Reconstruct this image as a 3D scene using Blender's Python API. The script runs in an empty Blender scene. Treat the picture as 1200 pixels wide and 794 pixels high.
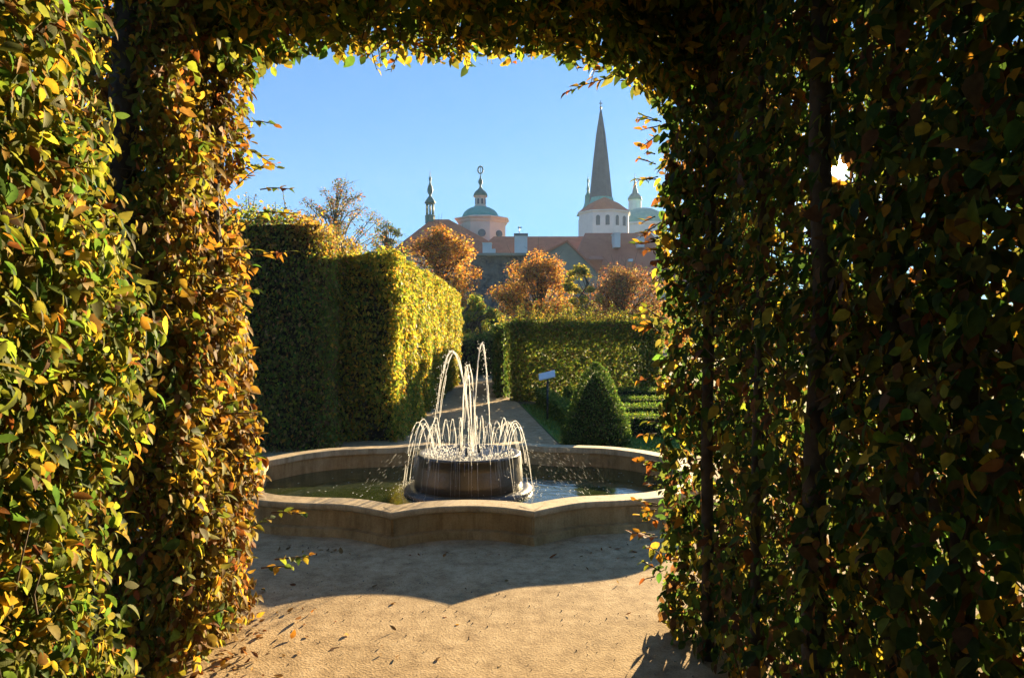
import bpy, math, random
import numpy as np
from mathutils import Vector, noise as mnoise

R = math.radians
rng = np.random.default_rng(11)
random.seed(11)
S = bpy.context.scene
COL = S.collection

# ------------------------------------------------------------------ camera
F, CX, HY, EYE = 840.0, 600.0, 385.0, 1.8        # focal length / centre / horizon in pixels of the 1200 px photo, eye height
cam = bpy.data.cameras.new('camera')
cam.sensor_width = 36.0
cam.lens = 36.0 * F / 1200.0
cam.shift_y = -(397.0 - HY) / 1200.0
cam.clip_start = 0.05
cam.clip_end = 6000
camo = bpy.data.objects.new('camera', cam)
camo.location = (0, 0, EYE)
camo.rotation_euler = (R(90), 0, 0)
COL.objects.link(camo)
S.camera = camo

# ------------------------------------------------------------------ light
SUN_AZ = math.atan2(384, F)                         # to the right of the view direction
SUN_EL = math.atan2(188, math.hypot(F, 384))
SUN_DIR = Vector((math.sin(SUN_AZ) * math.cos(SUN_EL), math.cos(SUN_AZ) * math.cos(SUN_EL), math.sin(SUN_EL)))
SUN_STRENGTH = 5.0
SKY_STRENGTH = 0.068
EXPOSURE = 2.55
HAZE_DENSITY = 0.0003

world = bpy.data.worlds.new('World')
S.world = world
world.use_nodes = True
wt = world.node_tree
for n_ in list(wt.nodes):
    wt.nodes.remove(n_)
w_out = wt.nodes.new('ShaderNodeOutputWorld')
w_bg = wt.nodes.new('ShaderNodeBackground')
sky = wt.nodes.new('ShaderNodeTexSky')
sky.sky_type = 'NISHITA'
sky.sun_disc = False
sky.sun_elevation = SUN_EL
sky.sun_rotation = SUN_AZ
sky.altitude = 200
sky.air_density = 1.0
sky.dust_density = 0.15
sky.ozone_density = 4.0
w_bg.inputs['Strength'].default_value = SKY_STRENGTH
tint = wt.nodes.new('ShaderNodeMix')
tint.data_type = 'RGBA'
tint.blend_type = 'MULTIPLY'
tint.inputs[0].default_value = 1.0
tint.inputs[7].default_value = (0.175, 0.50, 0.97, 1)
wt.links.new(sky.outputs[0], tint.inputs[6])
gam = wt.nodes.new('ShaderNodeGamma')
gam.inputs['Gamma'].default_value = 0.6
wt.links.new(tint.outputs[2], gam.inputs['Color'])
wt.links.new(gam.outputs[0], w_bg.inputs['Color'])
# the sun's own disc in the sky (far too small to light anything: the lamp does that)
geo = wt.nodes.new('ShaderNodeTexCoord')
dot = wt.nodes.new('ShaderNodeVectorMath')
dot.operation = 'DOT_PRODUCT'
dot.inputs[1].default_value = SUN_DIR
disc = wt.nodes.new('ShaderNodeMapRange')
disc.inputs['From Min'].default_value = math.cos(R(0.62))
disc.inputs['From Max'].default_value = math.cos(R(0.35))
disc.inputs['To Max'].default_value = 30.0
bg2 = wt.nodes.new('ShaderNodeBackground')
bg2.inputs['Color'].default_value = (1, 0.86, 0.62, 1)
add = wt.nodes.new('ShaderNodeAddShader')
wt.links.new(geo.outputs['Generated'], dot.inputs[0])
wt.links.new(dot.outputs['Value'], disc.inputs['Value'])
glow = wt.nodes.new('ShaderNodeMapRange')       # circumsolar glow of the air
glow.interpolation_type = 'SMOOTHERSTEP'
glow.inputs['From Min'].default_value = math.cos(R(7))
glow.inputs['From Max'].default_value = 1.0
glow.inputs['To Max'].default_value = 0.16
gsum = wt.nodes.new('ShaderNodeMath')
gsum.operation = 'ADD'
wt.links.new(dot.outputs['Value'], glow.inputs['Value'])
wt.links.new(disc.outputs[0], gsum.inputs[0])
wt.links.new(glow.outputs[0], gsum.inputs[1])
wt.links.new(gsum.outputs[0], bg2.inputs['Strength'])
wt.links.new(w_bg.outputs[0], add.inputs[0])
wt.links.new(bg2.outputs[0], add.inputs[1])
wt.links.new(add.outputs[0], w_out.inputs['Surface'])

sl = bpy.data.lights.new('sun', 'SUN')
sl.energy = SUN_STRENGTH
sl.angle = R(0.5)
sl.color = (1.0, 0.76, 0.42)
so = bpy.data.objects.new('sun', sl)
so.rotation_euler = SUN_DIR.to_track_quat('Z', 'Y').to_euler()
COL.objects.link(so)

vs = S.view_settings
vs.view_transform = 'Standard'
vs.look = 'None'
vs.gamma = 1
vs.use_curve_mapping = False
vs.exposure = EXPOSURE
cy = S.cycles
cy.max_bounces = 7
cy.diffuse_bounces = 4
cy.glossy_bounces = 3
cy.transmission_bounces = 5
cy.transparent_max_bounces = 8
cy.volume_bounces = 0
cy.caustics_reflective = False
cy.caustics_refractive = False
cy.sample_clamp_indirect = 4
cy.use_denoising = True


# ------------------------------------------------------------------ helpers
def wx(px, Y):
    return (px - CX) / F * Y


def wz(py, Y):
    return EYE - (py - HY) / F * Y


def gy(py, z=0.0):
    return (EYE - z) * F / (py - HY)


def tag(o, label=None, cat=None, group=None, kind=None):
    if label: o['label'] = label
    if cat: o['category'] = cat
    if group: o['group'] = group
    if kind: o['kind'] = kind
    return o


def link(o, parent=None):
    COL.objects.link(o)
    if parent is not None:
        o.parent = parent
        o.matrix_parent_inverse = parent.matrix_world.inverted() if False else o.matrix_parent_inverse
    return o


def empty(name, loc, label, cat, group=None, rz=0):
    o = bpy.data.objects.new(name, None)
    o.location = loc
    o.rotation_euler = (0, 0, rz)
    o.empty_display_size = 0.2
    COL.objects.link(o)
    return tag(o, label, cat, group)


class MB:
    """collects faces in world coordinates and links them as one mesh object"""
    def __init__(s):
        s.v, s.f, s.sm = [], [], []

    def face(s, idx, smooth=False):
        s.f.append(idx); s.sm.append(smooth)

    def box(s, lo, hi, rz=0, c=None):
        b = len(s.v)
        pts = [(x, y, z) for z in (lo[2], hi[2]) for y in (lo[1], hi[1]) for x in (lo[0], hi[0])]
        if rz:
            c = c or ((lo[0] + hi[0]) / 2, (lo[1] + hi[1]) / 2)
            ca, sa = math.cos(rz), math.sin(rz)
            pts = [(c[0] + (x - c[0]) * ca - (y - c[1]) * sa, c[1] + (x - c[0]) * sa + (y - c[1]) * ca, z) for x, y, z in pts]
        s.v += pts
        for q in ((0, 2, 3, 1), (4, 5, 7, 6), (0, 1, 5, 4), (2, 6, 7, 3), (1, 3, 7, 5), (0, 4, 6, 2)):
            s.face([b + i for i in q])
        return s

    def poly(s, pts, smooth=False):
        b = len(s.v)
        s.v += [tuple(p) for p in pts]
        s.face([b + i for i in range(len(pts))], smooth)
        return s

    def lathe(s, c, prof, seg=24, smooth=True, rot=0.0, cap=True):
        """prof: (radius, z) from the bottom to the top, round the vertical through c"""
        b = len(s.v)
        for r, z in prof:
            for k in range(seg):
                a = rot + 2 * math.pi * k / seg
                s.v.append((c[0] + r * math.cos(a), c[1] + r * math.sin(a), z))
        for i in range(len(prof) - 1):
            for k in range(seg):
                k2 = (k + 1) % seg
                s.face([b + i * seg + k, b + i * seg + k2, b + (i + 1) * seg + k2, b + (i + 1) * seg + k], smooth)
        if cap:
            s.face([b + k for k in range(seg)][::-1])
            s.face([b + (len(prof) - 1) * seg + k for k in range(seg)])
        return s

    def tube(s, pts, rad, seg=6, smooth=True):
        pts = [Vector(p) for p in pts]
        n = len(pts)
        if not hasattr(rad, '__len__'):
            rad = [rad] * n
        b = len(s.v)
        up = Vector((0.13, 0.27, 0.95))
        for i in range(n):
            t = (pts[min(i + 1, n - 1)] - pts[max(i - 1, 0)])
            if t.length < 1e-9: t = Vector((0, 0, 1))
            t.normalize()
            a = t.cross(up)
            if a.length < 0.1: a = t.cross(Vector((1, 0, 0)))
            a.normalize()
            c = t.cross(a)
            for k in range(seg):
                q = 2 * math.pi * k / seg
                s.v.append(tuple(pts[i] + (a * math.cos(q) + c * math.sin(q)) * rad[i]))
        for i in range(n - 1):
            for k in range(seg):
                k2 = (k + 1) % seg
                s.face([b + i * seg + k, b + i * seg + k2, b + (i + 1) * seg + k2, b + (i + 1) * seg + k], smooth)
        s.face([b + k for k in range(seg)][::-1])
        s.face([b + (n - 1) * seg + k for k in range(seg)])
        return s

    def drop(s, p, r):
        b = len(s.v)
        x, y, z = p
        s.v += [(x + r, y, z), (x - r, y, z), (x, y + r, z), (x, y - r, z), (x, y, z + r * 1.5), (x, y, z - r * 1.5)]
        for q in ((0, 2, 4), (2, 1, 4), (1, 3, 4), (3, 0, 4), (2, 0, 5), (1, 2, 5), (3, 1, 5), (0, 3, 5)):
            s.face([b + i for i in q], True)
        return s

    def build(s, name, mat, parent=None, bevel=0):
        me = bpy.data.meshes.new(name)
        off = Vector((0, 0, 0))
        v = s.v
        if parent is not None:
            m = parent.matrix_basis.copy()
            p = parent.parent
            while p is not None:
                m = p.matrix_basis @ m
                p = p.parent
            mi = m.inverted()
            v = [tuple(mi @ Vector(q)) for q in s.v]
        me.from_pydata(v, [], s.f)
        me.polygons.foreach_set('use_smooth', s.sm)
        me.materials.append(mat)
        me.update()
        o = bpy.data.objects.new(name, me)
        link(o, parent)
        if bevel:
            md = o.modifiers.new('bevel', 'BEVEL')
            md.width = bevel; md.segments = 2; md.limit_method = 'ANGLE'
        return o


# ------------------------------------------------------------------ materials
def new_mat(name):
    m = bpy.data.materials.new(name)
    m.use_nodes = True
    nt = m.node_tree
    for n in list(nt.nodes): nt.nodes.remove(n)
    out = nt.nodes.new('ShaderNodeOutputMaterial')
    return m, nt, out


def N(nt, typ, **kw):
    n = nt.nodes.new(typ)
    for k, v in kw.items():
        if k in n.inputs: n.inputs[k].default_value = v
        else: setattr(n, k, v)
    return n


def ramp(nt, fac, stops):
    r = nt.nodes.new('ShaderNodeValToRGB')
    while len(r.color_ramp.elements) < len(stops): r.color_ramp.elements.new(0.5)
    for e, (p, c) in zip(r.color_ramp.elements, stops):
        e.position = p; e.color = (*c, 1)
    nt.links.new(fac, r.inputs[0])
    return r.outputs[0]


def noise_mat(name, c0, c1, scale=5, rough=0.85, bump=0.2, bscale=None, detail=8, spec=0.3, c2=None, dist=0.02, extra=None):
    m, nt, out = new_mat(name)
    tc = N(nt, 'ShaderNodeTexCoord')
    nz = N(nt, 'ShaderNodeTexNoise', Scale=scale, Detail=detail, Roughness=0.65)
    nt.links.new(tc.outputs['Object'], nz.inputs['Vector'])
    stops = [(0.3, c0), (0.7, c1)] if c2 is None else [(0.28, c0), (0.5, c1), (0.72, c2)]
    col = ramp(nt, nz.outputs[0], stops)
    bs = N(nt, 'ShaderNodeBsdfPrincipled', Roughness=rough)
    bs.inputs['Specular IOR Level'].default_value = spec
    nt.links.new(col, bs.inputs['Base Color'])
    nb = N(nt, 'ShaderNodeTexNoise', Scale=bscale or scale * 6, Detail=6)
    nt.links.new(tc.outputs['Object'], nb.inputs['Vector'])
    bp = N(nt, 'ShaderNodeBump', Strength=bump, Distance=dist)
    nt.links.new(nb.outputs[0], bp.inputs['Height'])
    nt.links.new(bp.outputs[0], bs.inputs['Normal'])
    nt.links.new(bs.outputs[0], out.inputs['Surface'])
    return m


def leaf_mat(name, trans=0.45, tgain=1.7, veins=False, rough=0.58, spec=0.16):
    m, nt, out = new_mat(name)
    at = N(nt, 'ShaderNodeAttribute', attribute_name='leaf_colour')
    col = at.outputs['Color']
    bump = None
    if veins:
        uv = N(nt, 'ShaderNodeUVMap')
        sep = N(nt, 'ShaderNodeSeparateXYZ')
        nt.links.new(uv.outputs[0], sep.inputs[0])
        ab = N(nt, 'ShaderNodeMath', operation='ABSOLUTE')
        nt.links.new(sep.outputs['Y'], ab.inputs[0])
        m1 = N(nt, 'ShaderNodeMath', operation='MULTIPLY_ADD')      # u - 0.7|v|
        m1.inputs[1].default_value = -0.7
        nt.links.new(ab.outputs[0], m1.inputs[0]); nt.links.new(sep.outputs['X'], m1.inputs[2])
        m2 = N(nt, 'ShaderNodeMath', operation='MULTIPLY'); m2.inputs[1].default_value = 62.0
        nt.links.new(m1.outputs[0], m2.inputs[0])
        sn = N(nt, 'ShaderNodeMath', operation='SINE')
        nt.links.new(m2.outputs[0], sn.inputs[0])
        bump = N(nt, 'ShaderNodeBump', Strength=0.1, Distance=0.001)
        nt.links.new(sn.outputs[0], bump.inputs['Height'])
        tc = N(nt, 'ShaderNodeTexCoord')
        nz = N(nt, 'ShaderNodeTexNoise', Scale=45.0, Detail=3)
        nt.links.new(tc.outputs['Object'], nz.inputs['Vector'])
        mr = N(nt, 'ShaderNodeMapRange'); mr.inputs['From Min'].default_value = 0.3; mr.inputs['From Max'].default_value = 0.75
        mr.inputs['To Min'].default_value = 1.1; mr.inputs['To Max'].default_value = 0.62
        nt.links.new(nz.outputs[0], mr.inputs['Value'])
        vm = N(nt, 'ShaderNodeVectorMath', operation='SCALE')
        nt.links.new(col, vm.inputs[0]); nt.links.new(mr.outputs[0], vm.inputs['Scale'])
        col = vm.outputs[0]
    g = N(nt, 'ShaderNodeVectorMath', operation='MULTIPLY')
    g.inputs[1].default_value = (tgain * 1.05, tgain, tgain * 0.75)
    nt.links.new(col, g.inputs[0])
    bs = N(nt, 'ShaderNodeBsdfPrincipled', Roughness=rough)
    bs.inputs['Specular IOR Level'].default_value = spec
    nt.links.new(col, bs.inputs['Base Color'])
    tr = N(nt, 'ShaderNodeBsdfTranslucent')
    nt.links.new(g.outputs[0], tr.inputs['Color'])
    if bump:
        nt.links.new(bump.outputs[0], bs.inputs['Normal'])
    mx = N(nt, 'ShaderNodeMixShader'); mx.inputs[0].default_value = trans
    nt.links.new(bs.outputs[0], mx.inputs[1]); nt.links.new(tr.outputs[0], mx.inputs[2])
    nt.links.new(mx.outputs[0], out.inputs['Surface'])
    return m


M = {}
M['leaf_near'] = leaf_mat('hornbeam_leaf', 0.48, 1.8, veins=True, rough=.65, spec=.12)
M['leaf_far'] = leaf_mat('hedge_leaf', 0.5, 2.0)
M['bark'] = noise_mat('bark', (0.035, 0.026, 0.018), (0.09, 0.07, 0.05), 9, 0.9, 0.6, 40, dist=0.01)
M['twig'] = noise_mat('twig', (0.05, 0.032, 0.02), (0.11, 0.075, 0.045), 20, 0.85, 0.2)
def stone_mat(name, c, rough=.85):
    m, nt, out = new_mat(name)
    tc = N(nt, 'ShaderNodeTexCoord')
    mp = N(nt, 'ShaderNodeMapping'); mp.inputs['Scale'].default_value = (1, 1, .16)
    nt.links.new(tc.outputs['Object'], mp.inputs[0])
    a = N(nt, 'ShaderNodeTexNoise', Scale=2.2, Detail=9, Roughness=.68)
    b = N(nt, 'ShaderNodeTexNoise', Scale=11.0, Detail=8, Roughness=.7)
    g = N(nt, 'ShaderNodeTexNoise', Scale=70.0, Detail=4, Roughness=.7)
    nt.links.new(tc.outputs['Object'], a.inputs[0]); nt.links.new(mp.outputs[0], b.inputs[0]); nt.links.new(tc.outputs['Object'], g.inputs[0])
    c1 = ramp(nt, a.outputs[0], [(.3, c[0]), (.5, c[1]), (.7, c[2])])
    c2 = ramp(nt, b.outputs[0], [(.35, (.62, .58, .5)), (.55, (1, 1, 1)), (.75, (1.0, .93, .8))])
    c3 = ramp(nt, g.outputs[0], [(.3, (.72, .7, .66)), (.55, (1, 1, 1))])
    x1 = N(nt, 'ShaderNodeMix', data_type='RGBA', blend_type='MULTIPLY'); x1.inputs[0].default_value = .9
    x2 = N(nt, 'ShaderNodeMix', data_type='RGBA', blend_type='MULTIPLY'); x2.inputs[0].default_value = .8
    nt.links.new(c1, x1.inputs[6]); nt.links.new(c2, x1.inputs[7]); nt.links.new(x1.outputs[2], x2.inputs[6]); nt.links.new(c3, x2.inputs[7])
    bs = N(nt, 'ShaderNodeBsdfPrincipled', Roughness=rough)
    bs.inputs['Specular IOR Level'].default_value = .25
    nt.links.new(x2.outputs[2], bs.inputs['Base Color'])
    b1 = N(nt, 'ShaderNodeBump', Strength=.5, Distance=.006); b2 = N(nt, 'ShaderNodeBump', Strength=.4, Distance=.02)
    nt.links.new(g.outputs[0], b1.inputs['Height']); nt.links.new(a.outputs[0], b2.inputs['Height'])
    nt.links.new(b2.outputs[0], b1.inputs['Normal']); nt.links.new(b1.outputs[0], bs.inputs['Normal'])
    nt.links.new(bs.outputs[0], out.inputs['Surface'])
    return m


M['stone'] = stone_mat('basin_stone', [(.24, .145, .055), (.41, .27, .12), (.52, .37, .19)])
M['rim_stone'] = stone_mat('rim_stone', [(.36, .26, .14), (.50, .375, .22), (.58, .45, .28)], .75)
M['wet_stone'] = noise_mat('wet_stone', (0.022, 0.02, 0.014), (0.07, 0.058, 0.038), 7.0, 0.35, 0.4, 40, spec=0.6, dist=0.008)
M['plaster'] = noise_mat('cream_plaster', (0.56, 0.50, 0.40), (0.66, 0.59, 0.48), 0.4, 0.9, 0.05)
M['white_plaster'] = noise_mat('white_plaster', (0.62, 0.59, 0.54), (0.74, 0.71, 0.66), 0.4, 0.9, 0.05)
M['copper'] = noise_mat('copper_patina', (0.06, 0.27, 0.23), (0.13, 0.43, 0.36), 0.7, 0.6, 0.1)
M['dark_copper'] = noise_mat('dark_copper', (0.03, 0.13, 0.11), (0.06, 0.21, 0.18), 1.0, 0.6, 0.1)
M['slate'] = noise_mat('slate', (0.025, 0.055, 0.08), (0.05, 0.09, 0.125), 0.6, 0.6, 0.1)
M['gold'] = noise_mat('dull_gilding', (0.25, 0.17, 0.06), (0.35, 0.24, 0.09), 2, 0.4, 0.0)
M['glass'] = noise_mat('dark_pane', (0.02, 0.025, 0.035), (0.05, 0.06, 0.08), 0.5, 0.15, 0.0, spec=0.6)
M['rubble'] = noise_mat('rubble_wall', (0.035, 0.04, 0.045), (0.12, 0.115, 0.10), 0.8, 0.95, 1.0, 1.6, c2=(0.2, 0.18, 0.14), dist=0.4)
M['grey_render'] = noise_mat('grey_render', (0.22, 0.20, 0.15), (0.33, 0.30, 0.22), 0.35, 0.95, 0.2)
M['metal'] = noise_mat('dark_metal', (0.03, 0.03, 0.032), (0.06, 0.06, 0.06), 12, 0.5, 0.05)
M['panel'] = noise_mat('sign_panel', (0.55, 0.58, 0.6), (0.7, 0.72, 0.74), 9, 0.25, 0.0, spec=0.6)
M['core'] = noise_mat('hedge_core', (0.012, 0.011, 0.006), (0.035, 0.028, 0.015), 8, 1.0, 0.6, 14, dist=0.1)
M['earth'] = noise_mat('earth', (0.05, 0.055, 0.02), (0.1, 0.085, 0.04), 0.7, 1.0, 0.5, 8)
M['lawn'] = noise_mat('lawn', (0.07, 0.15, 0.022), (0.11, 0.21, 0.035), 3, 1.0, 0.4, 60)
M['pebble'] = noise_mat('pebble', (0.16, 0.13, 0.10), (0.36, 0.30, 0.23), 3, 0.9, 0.2)


def roof_mat(name, c0, c1):
    m, nt, out = new_mat(name)
    tc = N(nt, 'ShaderNodeTexCoord')
    nz = N(nt, 'ShaderNodeTexNoise', Scale=0.5, Detail=9, Roughness=0.7)
    nt.links.new(tc.outputs['Object'], nz.inputs['Vector'])
    col = ramp(nt, nz.outputs[0], [(0.3, c0), (0.7, c1)])
    bs = N(nt, 'ShaderNodeBsdfPrincipled', Roughness=0.85)
    nt.links.new(col, bs.inputs['Base Color'])
    wv = N(nt, 'ShaderNodeTexWave', bands_direction='Z', Scale=1.5, Distortion=0.6)
    nt.links.new(tc.outputs['Object'], wv.inputs['Vector'])
    bp = N(nt, 'ShaderNodeBump', Strength=0.5, Distance=0.1)
    nt.links.new(wv.outputs[0], bp.inputs['Height'])
    nt.links.new(bp.outputs[0], bs.inputs['Normal'])
    nt.links.new(bs.outputs[0], out.inputs['Surface'])
    return m


M['tile'] = roof_mat('red_tile', (0.48, 0.105, 0.042), (0.64, 0.175, 0.08))
M['old_tile'] = roof_mat('weathered_tile', (0.46, 0.125, 0.065), (0.60, 0.195, 0.105))


def sand_mat():
    m, nt, out = new_mat('sand')
    tc = N(nt, 'ShaderNodeTexCoord')
    big = N(nt, 'ShaderNodeTexNoise', Scale=0.9, Detail=6, Roughness=0.6)
    mid = N(nt, 'ShaderNodeTexNoise', Scale=7.0, Detail=8, Roughness=0.7)
    fin = N(nt, 'ShaderNodeTexNoise', Scale=95.0, Detail=6, Roughness=0.75)
    for n in (big, mid, fin): nt.links.new(tc.outputs['Object'], n.inputs['Vector'])
    c1 = ramp(nt, mid.outputs[0], [(0.3, (0.27, 0.18, 0.095)), (0.52, (0.48, 0.345, 0.195)), (0.72, (0.62, 0.47, 0.29))])
    c2 = ramp(nt, big.outputs[0], [(0.3, (0.72, 0.70, 0.66)), (0.65, (1, 1, 1))])
    c3 = ramp(nt, fin.outputs[0], [(0.34, (0.42, 0.38, 0.33)), (0.5, (1, 1, 1))])
    mx = N(nt, 'ShaderNodeMix', data_type='RGBA', blend_type='MULTIPLY'); mx.inputs[0].default_value = 1
    nt.links.new(c1, mx.inputs[6]); nt.links.new(c2, mx.inputs[7])
    mx2 = N(nt, 'ShaderNodeMix', data_type='RGBA', blend_type='MULTIPLY'); mx2.inputs[0].default_value = 0.8
    nt.links.new(mx.outputs[2], mx2.inputs[6]); nt.links.new(c3, mx2.inputs[7])
    bs = N(nt, 'ShaderNodeBsdfPrincipled', Roughness=0.95)
    bs.inputs['Specular IOR Level'].default_value = 0.15
    nt.links.new(mx2.outputs[2], bs.inputs['Base Color'])
    gr = N(nt, 'ShaderNodeTexVoronoi', Scale=75.0)
    nt.links.new(tc.outputs['Object'], gr.inputs['Vector'])
    b1 = N(nt, 'ShaderNodeBump', Strength=0.22, Distance=0.012)
    b2 = N(nt, 'ShaderNodeBump', Strength=0.35, Distance=0.004)
    b3 = N(nt, 'ShaderNodeBump', Strength=0.3, Distance=0.005)
    nt.links.new(mid.outputs[0], b1.inputs['Height'])
    nt.links.new(fin.outputs[0], b2.inputs['Height'])
    nt.links.new(gr.outputs['Distance'], b3.inputs['Height'])
    nt.links.new(b1.outputs[0], b2.inputs['Normal'])
    nt.links.new(b2.outputs[0], b3.inputs['Normal'])
    nt.links.new(b3.outputs[0], bs.inputs['Normal'])
    nt.links.new(bs.outputs[0], out.inputs['Surface'])
    return m


M['sand'] = sand_mat()


def water_mat():
    m, nt, out = new_mat('pool_water')
    tc = N(nt, 'ShaderNodeTexCoord')
    sep = N(nt, 'ShaderNodeVectorMath', operation='DISTANCE')
    sep.inputs[1].default_value = (FX, FY, 0.05)
    nt.links.new(tc.outputs['Object'], sep.inputs[0])
    mr = N(nt, 'ShaderNodeMapRange'); mr.inputs['From Min'].default_value = 0.6; mr.inputs['From Max'].default_value = 2.2
    mr.inputs['To Min'].default_value = 0.22; mr.inputs['To Max'].default_value = 0.04
    nt.links.new(sep.outputs['Value'], mr.inputs['Value'])
    nz = N(nt, 'ShaderNodeTexNoise', Scale=9.0, Detail=4, Roughness=0.55, Distortion=0.6)
    nt.links.new(tc.outputs['Object'], nz.inputs['Vector'])
    bp = N(nt, 'ShaderNodeBump', Distance=0.02)
    nt.links.new(nz.outputs[0], bp.inputs['Height']); nt.links.new(mr.outputs[0], bp.inputs['Strength'])
    bs = N(nt, 'ShaderNodeBsdfPrincipled', Roughness=0.03, IOR=1.4)
    bs.inputs['Base Color'].default_value = (0.03, 0.04, 0.012, 1)
    bs.inputs['Specular IOR Level'].default_value = 0.5
    nt.links.new(bp.outputs[0], bs.inputs['Normal'])
    nt.links.new(bs.outputs[0], out.inputs['Surface'])
    return m


def jet_mat():
    m, nt, out = new_mat('falling_water')
    tr = N(nt, 'ShaderNodeBsdfTranslucent'); tr.inputs['Color'].default_value = (0.8, 0.8, 0.78, 1)
    df = N(nt, 'ShaderNodeBsdfPrincipled', Roughness=0.08, IOR=1.33)
    df.inputs['Base Color'].default_value = (0.8, 0.82, 0.84, 1)
    tp = N(nt, 'ShaderNodeBsdfTransparent')
    a = N(nt, 'ShaderNodeMixShader'); a.inputs[0].default_value = 0.4
    b = N(nt, 'ShaderNodeMixShader'); b.inputs[0].default_value = 0.55
    nt.links.new(tr.outputs[0], a.inputs[1]); nt.links.new(df.outputs[0], a.inputs[2])
    nt.links.new(a.outputs[0], b.inputs[1]); nt.links.new(tp.outputs[0], b.inputs[2])
    nt.links.new(b.outputs[0], out.inputs['Surface'])
    return m


FX, FY = -0.47, 7.76           # centre of the fountain
M['water'] = water_mat()
M['jet'] = jet_mat()

# ------------------------------------------------------------------ leaves
# template of an ovate leaf: (along 0..1, across -0.5..0.5, fold)
T_FULL = np.array([(0, 0), (.22, 0), (.48, 0), (.75, 0), (1, 0), (.18, .36), (.46, .5), (.74, .32), (.18, -.36), (.46, -.5), (.74, -.32)], float)
F_FULL = [(0, 1, 5), (1, 2, 6, 5), (2, 3, 7, 6), (3, 4, 7), (0, 8, 1), (1, 8, 9, 2), (2, 9, 10, 3), (3, 10, 4)]
_t = [(.08, .20), (.17, .36), (.24, .36), (.33, .48), (.41, .45), (.50, .50), (.58, .42), (.66, .42), (.75, .30), (.82, .27), (.91, .12)]
T_TOOTH = np.array([(0, 0), (.17, 0), (.33, 0), (.50, 0), (.66, 0), (.82, 0), (1, 0)] + _t + [(a, -b) for a, b in _t], float)
F_TOOTH = []
for sgn, o_ in ((1, 7), (-1, 18)):
    fs = [(0, 1, o_ + 1, o_)] + [(k, k + 1, o_ + 2 * k + 1, o_ + 2 * k, o_ + 2 * k - 1) for k in range(1, 5)] + [(5, 6, o_ + 10, o_ + 9)]
    F_TOOTH += fs if sgn > 0 else [f[::-1] for f in fs]
T_LOW = np.array([(0, 0), (1, 0), (.42, .5), (.42, -.5)], float)
F_LOW = [(0, 1, 2), (0, 3, 1)]


def unit(a):
    return a / np.maximum(np.linalg.norm(a, axis=1, keepdims=True), 1e-9)


def leaf_mesh(name, P, NR, AX, L, Wd, C, mat, parent, full=False, curl=0.22):
    """one mesh of many leaves: positions, normals, growth directions, lengths, widths, colours"""
    T, FF = (T_TOOTH, F_TOOTH) if full == 2 else (T_FULL, F_FULL) if full else (T_LOW, F_LOW)
    n = len(P)
    NR = unit(NR)
    AX = AX - NR * np.sum(AX * NR, axis=1, keepdims=True)
    AX = unit(AX)
    SD = np.cross(NR, AX)
    cu = rng.normal(curl, abs(curl) * 0.6, n)
    fo = rng.normal(0.26, 0.22, n)
    k = len(T)
    V = np.empty((n, k, 3))
    for i, (a, b) in enumerate(T):
        c = fo * abs(b) * Wd - cu * a * a * L
        V[:, i, :] = P + AX * (a * L)[:, None] + SD * (b * Wd)[:, None] + NR * c[:, None]
    V = V.reshape(-1, 3)
    if parent is not None:
        V = V - np.array(parent.location)
    loops = np.concatenate([np.array(f) for f in FF])
    tot = np.array([len(f) for f in FF])
    nl = len(loops)
    li = (loops[None, :] + (np.arange(n) * k)[:, None]).reshape(-1)
    lt = np.tile(tot, n)
    ls = np.concatenate([[0], np.cumsum(lt)[:-1]])
    me = bpy.data.meshes.new(name)
    me.vertices.add(len(V)); me.vertices.foreach_set('co', V.astype(np.float32).ravel())
    me.loops.add(len(li)); me.loops.foreach_set('vertex_index', li.astype(np.int32))
    me.polygons.add(len(lt)); me.polygons.foreach_set('loop_start', ls.astype(np.int32))
    at = me.attributes.new('leaf_colour', 'FLOAT_COLOR', 'POINT')
    cc = np.ones((n, k, 4), np.float32)
    cc[:, :, :3] = C[:, None, :]
    at.data.foreach_set('color', cc.ravel())
    if full:
        uv = me.uv_layers.new(name='UVMap')
        tuv = T[loops]
        uv.data.foreach_set('uv', np.tile(tuv, (n, 1)).astype(np.float32).ravel())
    me.update(calc_edges=True)
    me.validate()
    if full:
        me.polygons.foreach_set('use_smooth', np.ones(len(lt), bool))
    me.materials.append(mat)
    o = bpy.data.objects.new(name, me)
    link(o, parent)
    return o


PAL = {
    'green': (0.062, 0.115, 0.022), 'dark': (0.036, 0.070, 0.019), 'lime': (0.15, 0.185, 0.026), 'yellow': (0.33, 0.25, 0.034),
    'gold': (0.32, 0.18, 0.026), 'orange': (0.27, 0.105, 0.02), 'rust': (0.17, 0.065, 0.022), 'brown': (0.115, 0.063, 0.028),
    'red': (0.24, 0.04, 0.014), 'olive': (0.115, 0.12, 0.028), 'tan': (0.27, 0.17, 0.075),
}


def colours(n, mix, jit=0.22):
    keys = list(mix)
    w = np.array([mix[k] for k in keys], float); w /= w.sum()
    idx = rng.choice(len(keys), n, p=w)
    base = np.array([PAL[k] for k in keys])[idx]
    return np.clip(base * np.exp(rng.normal(0, jit, (n, 1))) * np.exp(rng.normal(0, jit * 0.35, (n, 3))), 0.003, 0.8)


def lump(P, sc, seed):
    """cheap smooth 3D noise in -1..1"""
    r = np.random.default_rng(seed)
    out = np.zeros(len(P))
    for i in range(7):
        k = r.normal(0, 1, 3) * sc * (1 + 0.5 * i)
        out += np.sin(P @ k + r.uniform(0, 6.28)) / (1 + 0.35 * i)
    return out / 2.6


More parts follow.
